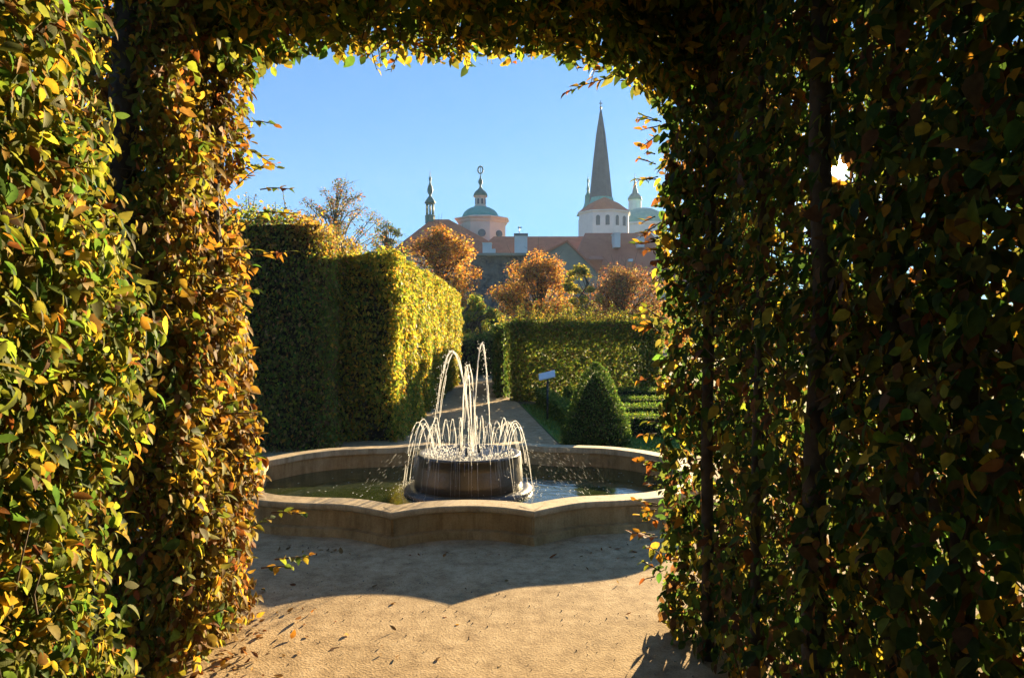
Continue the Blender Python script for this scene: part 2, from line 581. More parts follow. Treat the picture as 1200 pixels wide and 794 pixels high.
def patch(O, U, V, Nn, dens, thick=0.3, bump=0.05, seed=1, sc=2.2):
    """points over the parallelogram O + u U + v V, up to THICK deep behind it"""
    O, U, V, Nn = (np.array(a, float) for a in (O, U, V, Nn))
    Nn /= np.linalg.norm(Nn)
    n = int(np.linalg.norm(np.cross(U, V)) * dens)
    u, v = rng.random((n, 1)), rng.random((n, 1))
    P = O + u * U + v * V
    d = rng.random(n) ** 1.4 * thick
    P = P + Nn * (lump(P, sc, seed) * bump - d + rng.normal(0, 0.012, n))[:, None]
    return P, np.tile(Nn, (n, 1)), d / thick


def orient(P, NO, up=0.35, jitter=0.75, droop=0.7, out=0.35):
    n = len(P)
    NR = unit(NO * 0.75 + np.array([0, 0, up]) + rng.normal(0, jitter, (n, 3)) * 0.6)
    AX = NO * out + np.array([0, 0, -droop]) + rng.normal(0, 0.55, (n, 3))
    return NR, AX


def clear_ray(P, d0, d1, rad):
    """which points stay out of a small gap along the line of sight to the low sun"""
    o = np.array([0, 0, EYE]); d = np.array(SUN_DIR)
    t = (P - o) @ d
    q = np.linalg.norm(P - o - t[:, None] * d, axis=1)
    return ~((t > d0) & (t < d1) & (q < rad))


def leafy(name, patches, mix, L, mat, parent, full, up=0.35, jitter=0.75, droop=0.7, keep=None, wr=0.58, mixfn=None, curl=0.25, extra=None):
    P = np.concatenate([p[0] for p in patches]); NO = np.concatenate([p[1] for p in patches])
    if keep is not None:
        k = keep(P)
        P, NO = P[k], NO[k]
    NR, AX = orient(P, NO, up, jitter, droop)
    n = len(P)
    ln = np.clip(L * np.exp(rng.normal(-.05, 0.33, n)), L * 0.35, L * 1.6)
    C = colours(n, mix)
    if mixfn is not None:
        C = mixfn(P, C)
    A = [P, NR, AX, ln, ln * rng.normal(wr, 0.08, n), C]
    if extra is not None:
        A = [np.concatenate([a_, b_]) for a_, b_ in zip(A, extra)]
    return leaf_mesh(name, *A, mat, parent, full, curl)


def sprigs(roots, dirs, lens, nl, L, mix):
    """shoots with alternate leaves: (stem polylines), leaf arrays"""
    stems, P, NO, AX = [], [], [], []
    for r, d, ln in zip(roots, dirs, lens):
        r = Vector(r); d = Vector(d).normalized()
        side = d.cross(Vector((0.2, 0.3, 1))).normalized()
        pts = []
        sag = random.uniform(-0.05, 0.25)
        for i in range(6):
            t = i / 5
            pts.append(r + d * ln * t + Vector((0, 0, -sag * ln * t * t)) + side * 0.03 * ln * math.sin(t * 5))
        stems.append(pts)
        m = max(3, int(nl * ln))
        for j in range(m):
            t = 0.12 + 0.88 * (j + 0.5) / m
            i = min(4, int(t * 5)); p = pts[i].lerp(pts[i + 1], t * 5 - i)
            s = side * (1 if j % 2 else -1)
            P.append(p); AX.append(s * 0.8 + d * 0.7 + Vector((random.gauss(0, .2), random.gauss(0, .2), random.gauss(-.15, .25))))
            NO.append(Vector((random.gauss(0, .35), random.gauss(-.1, .35), 1)))
    n = len(P)
    ln = np.clip(rng.normal(L, L * .2, n), L * .5, L * 1.5)
    return stems, (np.array(P), np.array(NO), np.array(AX), ln, ln * rng.normal(.58, .06, n), colours(n, mix))


def twig_mass(lines, r=0.004):
    mb = MB()
    for pts in lines:
        k = len(pts)
        mb.tube(pts, [r * (1.2 - 0.7 * i / (k - 1)) for i in range(k)], 4)
    return mb


def rand_twigs(O, U, V, Nn, depth, n, lmin, lmax, horiz=0.5):
    O, U, V, Nn = (Vector(a) for a in (O, U, V, Nn))
    Un = U.normalized()
    out = []
    for _ in range(n):
        p = O + U * random.random() + V * random.random() - Nn * random.random() * depth
        l = random.uniform(lmin, lmax)
        d = (Un * random.gauss(0, horiz) + Vector((0, 0, random.gauss(0.35, 0.6))) + Nn * random.gauss(0.2, 0.35)).normalized()
        mid = p + d * l * 0.5 + Vector((random.gauss(0, .04), random.gauss(0, .04), random.gauss(0, .04))) * l
        out.append([p, mid, p + d * l])
    return out


def trunk_line(x, y, z0, z1, lean=(0, 0), wob=0.03, n=8):
    return [Vector((x + lean[0] * i / (n - 1) + random.gauss(0, wob) * (i > 0), y + lean[1] * i / (n - 1) + random.gauss(0, wob) * (i > 0), z0 + (z1 - z0) * i / (n - 1))) for i in range(n)]


# ------------------------------------------------------------------ setting: ground
mb = MB()
mb.poly([(-380, -60, 0), (380, -60, 0), (380, 460, 0), (-380, 460, 0)])
tag(mb.build('ground', M['earth']), kind='structure')
mb = MB()
cp = [(-9, -6), (9, -6), (9, 10.35), (1.15, 10.35), (0.72, 11.2), (0.15, 17.4), (-0.35, 20), (-0.5, 26), (-2.1, 26), (-2.0, 12.5), (-9, 12.5)]
mb.poly([(x, y, 0.004) for x, y in cp])
tag(mb.build('path', M['sand']), kind='structure')
mb = MB()
lp = [(1.17, 10.36), (9, 10.36), (9, 17.0), (0.2, 17.0), (0.74, 11.22)]
mb.poly([(x, y, 0.008) for x, y in lp])
tag(mb.build('lawn', M['lawn']), kind='structure')

# grass blades of the lawn strip
n = 26000
P = np.column_stack([rng.uniform(0.2, 4.6, n), rng.uniform(10.36, 16.9, n), np.full(n, 0.006)])
lim = np.where(P[:, 1] < 11.22, 1.17 - (P[:, 1] - 10.36) * 0.5, 0.74 - (P[:, 1] - 11.22) * 0.0935)
P = P[P[:, 0] > lim + 0.02]
n = len(P)
o = leaf_mesh('grass', P, np.column_stack([rng.normal(0, 1, n), rng.normal(0, 1, n), np.full(n, .25)]), np.column_stack([rng.normal(0, .35, n), rng.normal(0, .35, n), np.ones(n)]),
              rng.uniform(.025, .055, n), rng.uniform(.006, .012, n), colours(n, {'green': 5, 'lime': 4, 'olive': 1}), M['leaf_far'], None)
tag(o, kind='stuff')

# ------------------------------------------------------------------ haze
mb = MB()
mb.box((-370, -50, -1), (370, 455, 96))
hm, hnt, hout = new_mat('haze')
hv = N(hnt, 'ShaderNodeVolumePrincipled')
hv.inputs['Color'].default_value = (0.62, 0.80, 1.0, 1)
hv.inputs['Density'].default_value = HAZE_DENSITY
hv.inputs['Anisotropy'].default_value = 0.1
hnt.links.new(hv.outputs[0], hout.inputs['Volume'])
ho = mb.build('haze', hm)
tag(ho, kind='stuff')

# ------------------------------------------------------------------ town behind the garden
def lathe_px(mb, cx, Y, prof, seg=24, smooth=True, rot=0.0):
    """profile in photo pixels (radius, height row), bottom to top, at distance Y"""
    s = Y / F
    return mb.lathe((wx(cx, Y), Y), [(r * s, wz(py, Y)) for r, py in prof], seg, smooth, rot)


def hip_roof(mb, x0, x1, y0, y1, ze, zr, hl, hr):
    ym = (y0 + y1) / 2
    A, B, C_, D = (x0, y0, ze), (x1, y0, ze), (x1, y1, ze), (x0, y1, ze)
    E, G = (x0 + hl, ym, zr), (x1 - hr, ym, zr)
    mb.poly([A, B, G, E]); mb.poly([B, C_, G]); mb.poly([C_, D, E, G]); mb.poly([D, A, E]); mb.poly([D, C_, B, A])
    return mb


def arched(mb, c, w, h, out, seg=8):
    """round-headed panel 6 cm proud of a wall: centre bottom c, outward direction out (unit, horizontal)"""
    o = Vector(out); sdir = Vector((-o.y, o.x, 0))
    c = Vector(c)
    pts = [c - sdir * w / 2, c + sdir * w / 2]
    for i in range(seg + 1):
        a = math.pi * i / seg
        pts.append(c + sdir * (w / 2 * math.cos(a)) + Vector((0, 0, h - w / 2 + w / 2 * math.sin(a))))
    b = len(mb.v)
    k = len(pts)
    mb.v += [tuple(p + o * 0.06) for p in pts] + [tuple(p - o * 0.3) for p in pts]
    mb.face(list(range(b, b + k)))
    for i in range(k):
        j = (i + 1) % k
        mb.face([b + i, b + k + i, b + k + j, b + j])
    return mb


# domed church
Y = 140.0; s = Y / F
ch = empty('domed_church', (wx(563, Y), Y, 0), 'cream church with green copper dome, lantern and red roof, behind the orange tree', 'church')
mb = MB(); lathe_px(mb, 565, Y, [(29, 385 + EYE / s), (29, 262)], 8, False, R(20)); drum = mb.build('drum', M['plaster'], ch)
mb = MB(); lathe_px(mb, 565, Y, [(29.5, 263), (31, 261), (31, 260), (33.5, 258.2), (33.5, 257.2), (22, 254.6)], 8, False, R(20)); mb.build('cornice', M['plaster'], ch)
mb = MB(); lathe_px(mb, 563, Y, [(21.5, 256), (21.2, 253), (19.5, 249.5), (16.5, 246.5), (12, 244), (7.4, 242.6)], 32); mb.build('dome', M['copper'], ch)
mb = MB(); lathe_px(mb, 563, Y, [(7.2, 243.5), (7.2, 241.5), (6.2, 241), (6.2, 231.5), (8, 231), (8.2, 230)], 16, False); lan = mb.build('lantern', M['plaster'], ch)
for k in range(6):
    a = R(-90 + (k - 2.5) * 45)
    d = (math.cos(a), math.sin(a), 0)
    mb = MB(); arched(mb, (wx(563, Y) + d[0] * 6.1 * s, Y + d[1] * 6.1 * s, wz(239.8, Y)), 2.5 * s, 6.6 * s, d); mb.build('window', M['glass'], lan)
mb = MB(); lathe_px(mb, 563, Y, [(8.4, 230), (7.8, 227), (6.2, 224.5), (3.6, 222.4), (1.6, 220), (1.1, 217), (2.6, 214.5), (2.5, 211.5), (1.0, 209), (0.5, 205)], 16); mb.build('lantern_cap', M['dark_copper'], ch)
mb = MB(); lathe_px(mb, 563, Y, [(0.35, 205.5), (0.35, 195)], 6)
for k in range(20):
    a0, a1 = 2 * math.pi * k / 20, 2 * math.pi * (k + 1) / 20
    mb.tube([(wx(563, Y) + 2.9 * s * math.cos(a), Y, wz(199.2, Y) + 4.3 * s * math.sin(a)) for a in (a0, a1)], 0.9 * s, 5)
mb.build('finial', M['dark_copper'], ch)
for (px, deg, rr) in ((566, -88, 4.3), (586, -43, 4.1)):
    a = R(deg); r_ = 27.2 * s
    c = Vector((wx(565, Y) + r_ * math.cos(a), Y + r_ * math.sin(a), wz(276.5, Y)))
    o_ = Vector((math.cos(R(-92.5 if deg < -60 else -47.5)), math.sin(R(-92.5 if deg < -60 else -47.5)), 0)); sd = Vector((-o_.y, o_.x, 0))
    mb = MB()
    ring = [c + o_ * 0.25 + sd * rr * s * math.cos(q) + Vector((0, 0, rr * s * math.sin(q))) for q in [2 * math.pi * i / 20 for i in range(20)]]
    back = [p - o_ * 0.6 for p in ring]
    b = len(mb.v); mb.v += [tuple(p) for p in ring + back]
    mb.face(list(range(b, b + 20)))
    for i in range(20): mb.face([b + i, b + 20 + i, b + 20 + (i + 1) % 20, b + (i + 1) % 20])
    mb.build('round_window', M['glass'], drum)
mb = MB(); mb.box((wx(465, Y), 126, 0), (wx(540, Y), 146, wz(297, 126))); mb.build('nave_wall', M['plaster'], ch)
mb = MB(); hip_roof(mb, wx(455, 126), wx(600, 126), 125, 147, wz(297, 125), wz(257, 136), 6.5, 12); nr = mb.build('nave_roof', M['tile'], ch)
for px, py in ((535, 283), (545, 287)):
    Yd = 128.5
    mb = MB(); mb.box((wx(px - 2.5, Yd), Yd - .6, wz(py + 2, Yd)), (wx(px + 2.5, Yd), Yd + 3, wz(py - 2, Yd))); mb.build('roof_hatch', M['glass'], nr)

# slim roof turret
Y = 136.0; s = Y / F
tu = empty('roof_turret', (wx(504, Y), Y, wz(258, Y)), 'slim green copper turret with onion top on the left end of the red roof', 'turret')
mb = MB(); lathe_px(mb, 504, Y, [(5.8, 262), (5.8, 254), (6.3, 253), (5.2, 252)], 8, False); mb.build('base', M['dark_copper'], tu)
for k in range(8):
    a = 2 * math.pi * k / 8 + .2
    mb = MB(); mb.lathe((wx(504, Y) + 4.2 * s * math.cos(a), Y + 4.2 * s * math.sin(a)), [(0.75 * s, wz(252.5, Y)), (0.75 * s, wz(238, Y))], 6); mb.build('post', M['dark_copper'], tu)
mb = MB(); lathe_px(mb, 504, Y, [(5.4, 239), (6.6, 238), (6.4, 236.8), (5.0, 234.5), (3.2, 232), (1.5, 230), (1.3, 228.5), (2.8, 226), (3.4, 222.5), (2.6, 218.5), (1.1, 215), (0.8, 212.5), (1.5, 210.8), (1.4, 208.6), (0.5, 206.5), (0.35, 202), (0.1, 198)], 12); mb.build('onion_cap', M['dark_copper'], tu)

# tall spired church
Y = 195.0; s = Y / F
sp = empty('spired_church', (wx(706, Y), Y, 0), 'white church with tall slim slate spire, side pinnacle and arched belfry windows', 'church')
mb = MB(); lathe_px(mb, 708, Y, [(30.5, 385 + EYE / s), (30.5, 251)], 8, False, R(12)); tw = mb.build('tower', M['white_plaster'], sp)
mb = MB(); lathe_px(mb, 708, Y, [(31, 252.5), (32.4, 251), (32.4, 250)], 8, False, R(12)); mb.build('cornice', M['white_plaster'], sp)
mb = MB(); lathe_px(mb, 708, Y, [(32.2, 250), (18, 239.5), (1, 231)], 8, False, R(12)); mb.build('belfry_roof', M['tile'], sp)
a8 = 30.5 * math.cos(math.pi / 8) * s
for k, base in ((0, -100.5), (1, -55.5)):
    a = R(base); d = Vector((math.cos(a), math.sin(a), 0)); sd = Vector((-d.y, d.x, 0))
    for q in (-1, 1):
        c = Vector((wx(708, Y), Y, wz(267.5, Y))) + d * a8 + sd * q * 5.4 * s
        mb = MB(); arched(mb, c, 4.6 * s, 11.5 * s, d); mb.build('window', M['glass'], tw)
Yb = Y + 3
mb = MB(); lathe_px(mb, 704, Yb, [(14, 262), (14.2, 236), (13.2, 225), (9.6, 190), (5.8, 158), (1.7, 133), (0.7, 128)], 8, False, R(22)); mb.build('spire', M['slate'], sp)
mb = MB(); lathe_px(mb, 705, Yb - .5, [(31, 251.5), (27, 248.5), (19.5, 243), (15, 237.5), (13.4, 232)], 8, False, R(22)); mb.build('spire_skirt', M['copper'], sp)
mb = MB(); lathe_px(mb, 704, Yb, [(0.5, 129), (1.3, 126.8), (1.3, 125.6), (0.5, 124.5), (0.4, 118)], 6)
mb.box((wx(702, Yb), Yb - .1, wz(121.6, Yb)), (wx(706, Yb), Yb + .1, wz(120.8, Yb))); mb.build('cross', M['metal'], sp)
mb = MB(); mb.box((wx(679, Y + 6), Y + 2, 0), (wx(690, Y + 6), Y + 9, wz(252, Y))); mb.build('side_tower', M['white_plaster'], sp)
mb = MB(); lathe_px(mb, 689, Y + 6, [(8.8, 251), (7.8, 247), (5.6, 243), (3.9, 238), (3.5, 231), (4, 230), (2.2, 227), (1.2, 224), (1.9, 221.5), (1.0, 218.5), (0.6, 215), (1.3, 212.5), (1.2, 210.5), (0.4, 209), (0.2, 205)], 12); mb.build('pinnacle', M['copper'], sp)

# big baroque church beyond
Y = 300.0; s = Y / F
bc = empty('baroque_church', (wx(750, Y), Y, 0), 'far pale church with broad green dome and bell tower behind the white belfry', 'church')
mb = MB(); lathe_px(mb, 754, Y, [(27, 385 + EYE / s), (27, 266), (28.5, 265), (28.5, 263)], 16, False); mb.build('drum', M['white_plaster'], bc)
mb = MB(); lathe_px(mb, 754, Y, [(27, 264), (25, 256), (20, 249.5), (12, 245.5), (5, 244)], 32); mb.build('dome', M['copper'], bc)
Yb = Y + 14
mb = MB(); lathe_px(mb, 744, Yb, [(8.4, 385 + EYE / s), (8.4, 247), (9.6, 246), (7.6, 245), (7.4, 235.5), (8.6, 234.5)], 12, False); bt = mb.build('bell_tower', M['white_plaster'], bc)
for k in range(3):
    a = R(-120 + k * 30 + 0); d = Vector((math.cos(a), math.sin(a), 0))
    mb = MB(); arched(mb, Vector((wx(744, Yb), Yb, wz(243.5, Yb))) + d * 7.3 * s, 2.2 * s, 6 * s, d); mb.build('window', M['glass'], bt)
mb = MB(); lathe_px(mb, 744, Yb, [(8.6, 234.5), (7.6, 231), (5.4, 228), (3.2, 226), (2.8, 223), (2.0, 220), (1.2, 214), (0.9, 211), (1.3, 209.5), (0.4, 208), (0.2, 203)], 12); mb.build('tower_cap', M['dark_copper'], bc)

# long red roofs
def house(name, label, x0, x1, y0, y1, ze, zr, hl, hr, wm, rm, cat='house'):
    h = empty(name, ((x0 + x1) / 2, (y0 + y1) / 2, 0), label, cat)
    mb = MB(); mb.box((x0 + .5, y0 + .6, 0), (x1 - .5, y1 - .6, ze - 0.01)); w = mb.build('wall', wm, h)
    mb = MB(); hip_roof(mb, x0, x1, y0, y1, ze, zr, hl, hr); r = mb.build('roof', rm, h)
    return h, w, r


h1, w1, r1 = house('long_house', 'long low house with red tiled roof between the dome and the white belfry', wx(556, 118), wx(722, 118), 117, 131, wz(298, 117), wz(277, 124), 3, 1, M['plaster'], M['tile'])
h2, w2, r2 = house('hipped_house', 'broad house with steep weathered red roof below the spire', wx(664, 106), wx(815, 106), 105, 124, wz(331, 105), wz(273, 114.5), 3.6, 5, M['plaster'], M['old_tile'])
mb = MB(); mb.box((wx(698 - 7, 107), 106.5, wz(316, 107)), (wx(698 + 7, 107), 111, wz(304, 107))); dm = mb.build('dormer', M['tile'], h2)
mb = MB()
A_ = [(wx(689.5, 107), 106.2, wz(304, 107)), (wx(706.5, 107), 106.2, wz(304, 107)), (wx(703, 112), 112.5, wz(297, 112)), (wx(692, 112), 112.5, wz(297, 112))]
mb.poly(A_); mb.poly([(p[0], p[1], p[2] - .25) for p in A_][::-1]); mb.poly([A_[0], (A_[0][0], A_[0][1], A_[0][2] - .25), (A_[1][0], A_[1][1], A_[1][2] - .25), A_[1]]); mb.build('dormer_roof', M['old_tile'], dm)
mb = MB(); mb.box((wx(735, 109.5), 108.0, wz(307, 109)), (wx(740, 109.5), 109.6, wz(304, 109))); mb.build('skylight', M['panel'], r2)
for px, py in ((723, 279), (751, 284)):
    Yc = 110.0
    mb = MB(); mb.box((wx(px - 3.5, Yc), Yc - .5, wz(290, Yc)), (wx(px + 3.5, Yc), Yc + 2.5, wz(py - 5, Yc)))
    mb.box((wx(px - 4.2, Yc), Yc - .6, wz(py - 5, Yc) + .004), (wx(px + 4.2, Yc), Yc + 2.6, wz(py - 6.2, Yc))); mb.build('chimney', M['white_plaster'], r2)

# tall white chimney block with a vane and a small stepped one
Y = 112.0; s = Y / F
cb = empty('chimney_block', (wx(610.5, Y), Y, 0), 'tall white chimney block with flat cap and small weather vane', 'chimney')
mb = MB(); mb.box((wx(603, Y), Y, 0), (wx(618, Y), Y + 2, wz(276, Y))); mb.build('shaft', M['white_plaster'], cb)
mb = MB(); mb.box((wx(602.2, Y), Y - .12, wz(276, Y) + .003), (wx(618.8, Y), Y + 2.1, wz(273.4, Y))); mb.build('cap', M['slate'], cb)
mb = MB(); mb.tube([(wx(608.5, Y), Y + 1, wz(273.5, Y)), (wx(608.5, Y), Y + 1, wz(264, Y))], .06, 5)
mb.box((wx(607, Y), Y + .97, wz(266.2, Y)), (wx(611.5, Y), Y + 1.03, wz(264.8, Y))); mb.build('weather_vane', M['metal'], cb)
sb = empty('chimney_block', (wx(572, Y), Y, 0), 'low stepped white chimney block left of the taller one', 'chimney')
mb = MB(); mb.box((wx(565.5, Y), Y, 0), (wx(576, Y), Y + 1.6, wz(285, Y))); mb.box((wx(576, Y) + .003, Y + .05, 0), (wx(580.5, Y), Y + 1.5, wz(291.5, Y))); mb.build('shaft', M['white_plaster'], sb)
mb = MB(); mb.box((wx(565, Y), Y - .08, wz(285, Y) + .003), (wx(576.4, Y), Y + 1.7, wz(284.2, Y))); mb.build('cap', M['white_plaster'], sb)

# grotto wall and the gabled wall
Y = 92.0
gw = empty('grotto_wall', (wx(585, Y), Y, 0), 'dark rough dripstone garden wall behind the orange trees', 'wall')
mb = MB()
g = 60; gz = 26
x0, x1 = wx(546, Y), wx(665, Y); z1 = wz(300, Y)
for j in range(gz + 1):
    for i in range(g + 1):
        x = x0 + (x1 - x0) * i / g; z = z1 * j / gz
        mb.v.append((x, Y - 0.55 * mnoise.fractal(Vector((x * .5, z * .35, 3)), 1.0, 2.0, 4), z))
for j in range(gz):
    for i in range(g): mb.face([j * (g + 1) + i, j * (g + 1) + i + 1, (j + 1) * (g + 1) + i + 1, (j + 1) * (g + 1) + i], False)
mb.box((x0, Y + .75, 0), (x1, Y + 1.6, z1)); mb.build('dripstone_face', M['rubble'], gw)
mb = MB(); mb.box((x0 - .1, Y - .75, z1 + .004), (x1, Y + 1.7, wz(297, Y))); mb.build('coping', M['grey_render'], gw)
Y = 90.0
gg = empty('gabled_outbuilding', (wx(664, Y), Y, 0), 'grey gabled outbuilding in front of the steep red roof', 'outbuilding')
prof = [(618, 301), (640, 297), (664, 284), (707, 326)]
mb = MB()
top = [(wx(a, Y), wz(b_, Y)) for a, b_ in prof]
f_ = [(wx(618, Y), Y, 0)] + [(x, Y, z) for x, z in top] + [(wx(707, Y), Y, 0)]
bk = [(x, Y + 6, z) for x, _, z in f_]
k = len(f_)
mb.v += f_ + bk
mb.face(list(range(k))[::-1]); mb.face(list(range(k, 2 * k)))
for i in range(k): mb.face([i, (i + 1) % k, k + (i + 1) % k, k + i])
mb.build('wall', M['grey_render'], gg)
mb = MB()
for i in range(3):
    (xa, za), (xb, zb) = top[i], top[i + 1]
    o1 = 0.012 + .01 * i
    mb.poly([(xa, Y - .25, za + o1), (xb, Y - .25, zb + o1), (xb, Y + 6.2, zb + o1), (xa, Y + 6.2, za + o1)])
    mb.poly([(xa, Y - .25, za + o1), (xa, Y - .25, za + o1 + .3), (xb, Y - .25, zb + o1 + .3), (xb, Y - .25, zb + o1)][::-1])
    mb.poly([(xa, Y - .25, za + o1 + .3), (xb, Y - .25, zb + o1 + .3), (xb, Y + 6.2, zb + o1 + .3), (xa, Y + 6.2, za + o1 + .3)])
mb.build('roof', M['old_tile'], gg)

# ------------------------------------------------------------------ trees
def tree(name, label, x, y, zt, rx, zlow, mix, nl, L, group='trees beyond the hedges', clumps=26, sparse=1.0, trunk_r=0.16, spread=0.26, under=None):
    t = empty(name, (x, y, 0), label, 'tree', group)
    h = zt
    zc, rz_ = (zt + zlow) / 2, (zt - zlow) / 2
    mb = MB()
    tp = [(x + random.gauss(0, .05 * i), y + random.gauss(0, .05 * i), zt * .8 * i / 5) for i in range(6)]
    mb.tube(tp, [trunk_r * (1.25 - .16 * i) for i in range(6)], 8)
    mb.build('trunk', M['bark'], t)
    P, NO = [], []
    lb = MB()
    per = nl // clumps
    for c in range(clumps):
        qz = random.uniform(-1, 1)
        qr = math.sqrt(random.random()) * (math.sqrt(max(.02, 1 - qz * qz)) if qz > 0 else 1 - .25 * qz * qz)
        qa = random.uniform(0, 6.283)
        q = np.array([qr * math.cos(qa), qr * math.sin(qa), qz]) * (1 + .10 * random.gauss(0, 1))
        cpt = np.array([x, y, zc]) + q * np.array([rx, rx, rz_]) * 0.9
        m = int(per * random.uniform(.55, 1.5))
        sz = rx * spread * random.uniform(.7, 1.35)
        d = rng.normal(0, 1, (m, 3)); d = unit(d) * (rng.random((m, 1)) ** 0.45) * np.array([sz, sz, sz * .75])
        P.append(cpt + d); NO.append(unit(d + np.array([0, 0, .2 * sz])))
        cv = Vector(cpt)
        hz = max(.12, min(.98, (cv.z - .9 * math.hypot(cv.x - x, cv.y - y) - random.uniform(0, .2) * zt) / (zt * .8)))
        st = Vector(tp[0]).lerp(Vector(tp[5]), hz); md = st.lerp(cv, .55) + Vector((0, 0, .12 * rx))
        lb.tube([st, md, cv, cv + (cv - md) * .25], [trunk_r * .38, trunk_r * .24, trunk_r * .12, trunk_r * .05], 5)
        for _ in range(4):
            e = cv + Vector((random.gauss(0, 1), random.gauss(0, 1), random.gauss(.4, 1))) * sz * .7
            lb.tube([md.lerp(cv, random.uniform(.5, 1)), e], [trunk_r * .1, trunk_r * .03], 4)
    lb.build('limb', M['bark'], t)
    P = np.concatenate(P); NO = np.concatenate(NO)
    n = len(P)
    NR, AX = orient(P, NO, .4, .8, .5)
    ln = rng.normal(L, L * .2, n)
    C = colours(n, mix, .3)
    if under is not None:
        k = (rng.random(n) < np.clip(.75 - (P[:, 2] - zlow) / (zt - zlow) * 1.3, 0, .8))[:, None]
        C = np.where(k, colours(n, under, .3), C)
    leaf_mesh('crown', P, NR, AX, ln, ln * .7, C, M['leaf_far'], t)
    return t


CH = {'rust': 2, 'orange': 4.5, 'brown': 1, 'gold': 5, 'tan': 3, 'olive': 1, 'yellow': 1}
tree('chestnut_tree', 'orange brown chestnut tree rising behind the sunlit hedge left of the path', wx(515, 40), 40, wz(270, 40), 2.4, .9, CH, 22000, .12, clumps=95, spread=.30, under={'lime': 4, 'olive': 3, 'green': 2, 'gold': 1})
tree('chestnut_tree', 'orange brown chestnut tree in front of the dark garden wall', wx(626, 46), 46, wz(299, 46), 2.6, 1.3, CH, 20000, .12, clumps=90, spread=.30, under={'lime': 4, 'olive': 3, 'green': 2, 'gold': 1})
tree('chestnut_tree', 'brown fading tree below the steep red roof at the right', wx(735, 46), 46, wz(317, 46), 3.0, 1.2, {'rust': 4, 'brown': 4, 'tan': 3, 'olive': 2, 'orange': 1}, 18000, .12, clumps=90, spread=.30)
tree('young_tree', 'yellow green young tree between two brown chestnut trees', wx(681, 43), 43, wz(310, 43), 1.1, 1.5, {'lime': 5, 'yellow': 4, 'olive': 2}, 4500, .14, clumps=34, spread=.3, trunk_r=.07)
tree('linden_tree', 'green yellow tree closing the end of the path', wx(556, 31), 31, wz(350, 31), 1.1, .5, {'lime': 6, 'green': 3, 'yellow': 2, 'olive': 3}, 12000, .095, clumps=40)
tree('linden_tree', 'thin grey brown tree with see through crown above the left hedges', wx(398, 58), 58, wz(214, 58), 4.0, 4.2, {'olive': 3, 'brown': 4, 'dark': 3, 'rust': 1.5, 'tan': 1}, 7500, .16, clumps=110, spread=.17)
tree('linden_tree', 'small thin dark tree left of the red roof', wx(455, 66), 66, wz(262, 66), 2.0, 6, {'dark': 4, 'olive': 2, 'brown': 2}, 3600, .17, clumps=50, spread=.2)
tree('yew_tree', 'dark evergreen behind the end of the path', wx(575, 34), 34, wz(372, 34), 1.5, .2, {'dark': 5, 'green': 3}, 12000, .09, clumps=50)

# the park's tree belt far off to the right, seen only through gaps of the right hedge
pw = [patch((13 + 9 * k, 64 + 3 * (k % 2), 0), (10, 0, 0), (0, 0, 4.2 + .5 * (k % 3)), (-.1, -1, 0), 130, 1.2, 1.0, 70 + k, .7) for k in range(7)]
wood = leafy('distant_wood', pw, {'green': 3, 'olive': 4, 'gold': 2, 'rust': 2, 'lime': 2}, .26, M['leaf_far'], None, False)
tag(wood, kind='stuff')

# ------------------------------------------------------------------ hedges of the garden
def hedge(name, label, x0, x1, y0, y1, h, mix, dens, L, thick=.35, core=True, bump=.07, faces='fblrt', seed=3, sprout=0, rz=0, mixfn=None, group='clipped hedges round the parterre', jitter=.75, keep=None):
    t = empty(name, ((x0 + x1) / 2, (y0 + y1) / 2, 0), label, 'hedge', group, 0)
    ps = []
    if 'f' in faces: ps.append(patch((x0, y0, 0.02), (x1 - x0, 0, 0), (0, 0, h), (0, -1, 0), dens, thick, bump, seed))
    if 'b' in faces: ps.append(patch((x0, y1, 0.02), (x1 - x0, 0, 0), (0, 0, h), (0, 1, 0), dens * .5, thick, bump, seed))
    if 'l' in faces: ps.append(patch((x0, y0, 0.02), (0, y1 - y0, 0), (0, 0, h), (-1, 0, 0), dens, thick, bump, seed))
    if 'r' in faces: ps.append(patch((x1, y0, 0.02), (0, y1 - y0, 0), (0, 0, h), (1, 0, 0), dens, thick, bump, seed))
    if 't' in faces: ps.append(patch((x0, y0, h), (x1 - x0, 0, 0), (0, y1 - y0, 0), (0, 0, 1), dens, thick, bump, seed))
    ex = None
    if sprout:
        roots = [(random.uniform(x0 + .1, x1 - .1), random.uniform(y0 + .05, y1), h - .05) for _ in range(sprout)]
        if keep is not None: roots = [r_ for r_ in roots if keep(np.array([r_]))[0]]
        st, ex = sprigs(roots, [(random.gauss(0, .3), random.gauss(0, .3), 1) for _ in roots], [random.uniform(.12, .45) * (1 if random.random() < .85 else 1.6) for _ in roots], 26, L * .95, {'lime': 5, 'yellow': 4, 'olive': 1})
        twig_mass(st, .006).build('leaf_twigs', M['twig'], t)
    leafy('foliage', ps, mix, L, M['leaf_far'], t, False, mixfn=mixfn, jitter=jitter, keep=keep, extra=ex)
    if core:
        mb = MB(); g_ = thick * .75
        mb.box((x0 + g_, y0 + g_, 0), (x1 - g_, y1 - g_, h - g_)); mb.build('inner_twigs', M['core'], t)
    return t


GRN = {'green': 4, 'olive': 3, 'lime': 2, 'dark': 2, 'brown': 1}
def warm_top(P, C):
    k = np.clip((P[:, 2] - 2.75) / .8 + rng.normal(0, .25, len(P)), 0, 1) * .6 * (P[:, 0] > -3.3)
    w = colours(len(P), {'gold': 3, 'orange': 4, 'rust': 2})
    return C * (1 - k[:, None]) + w * k[:, None]


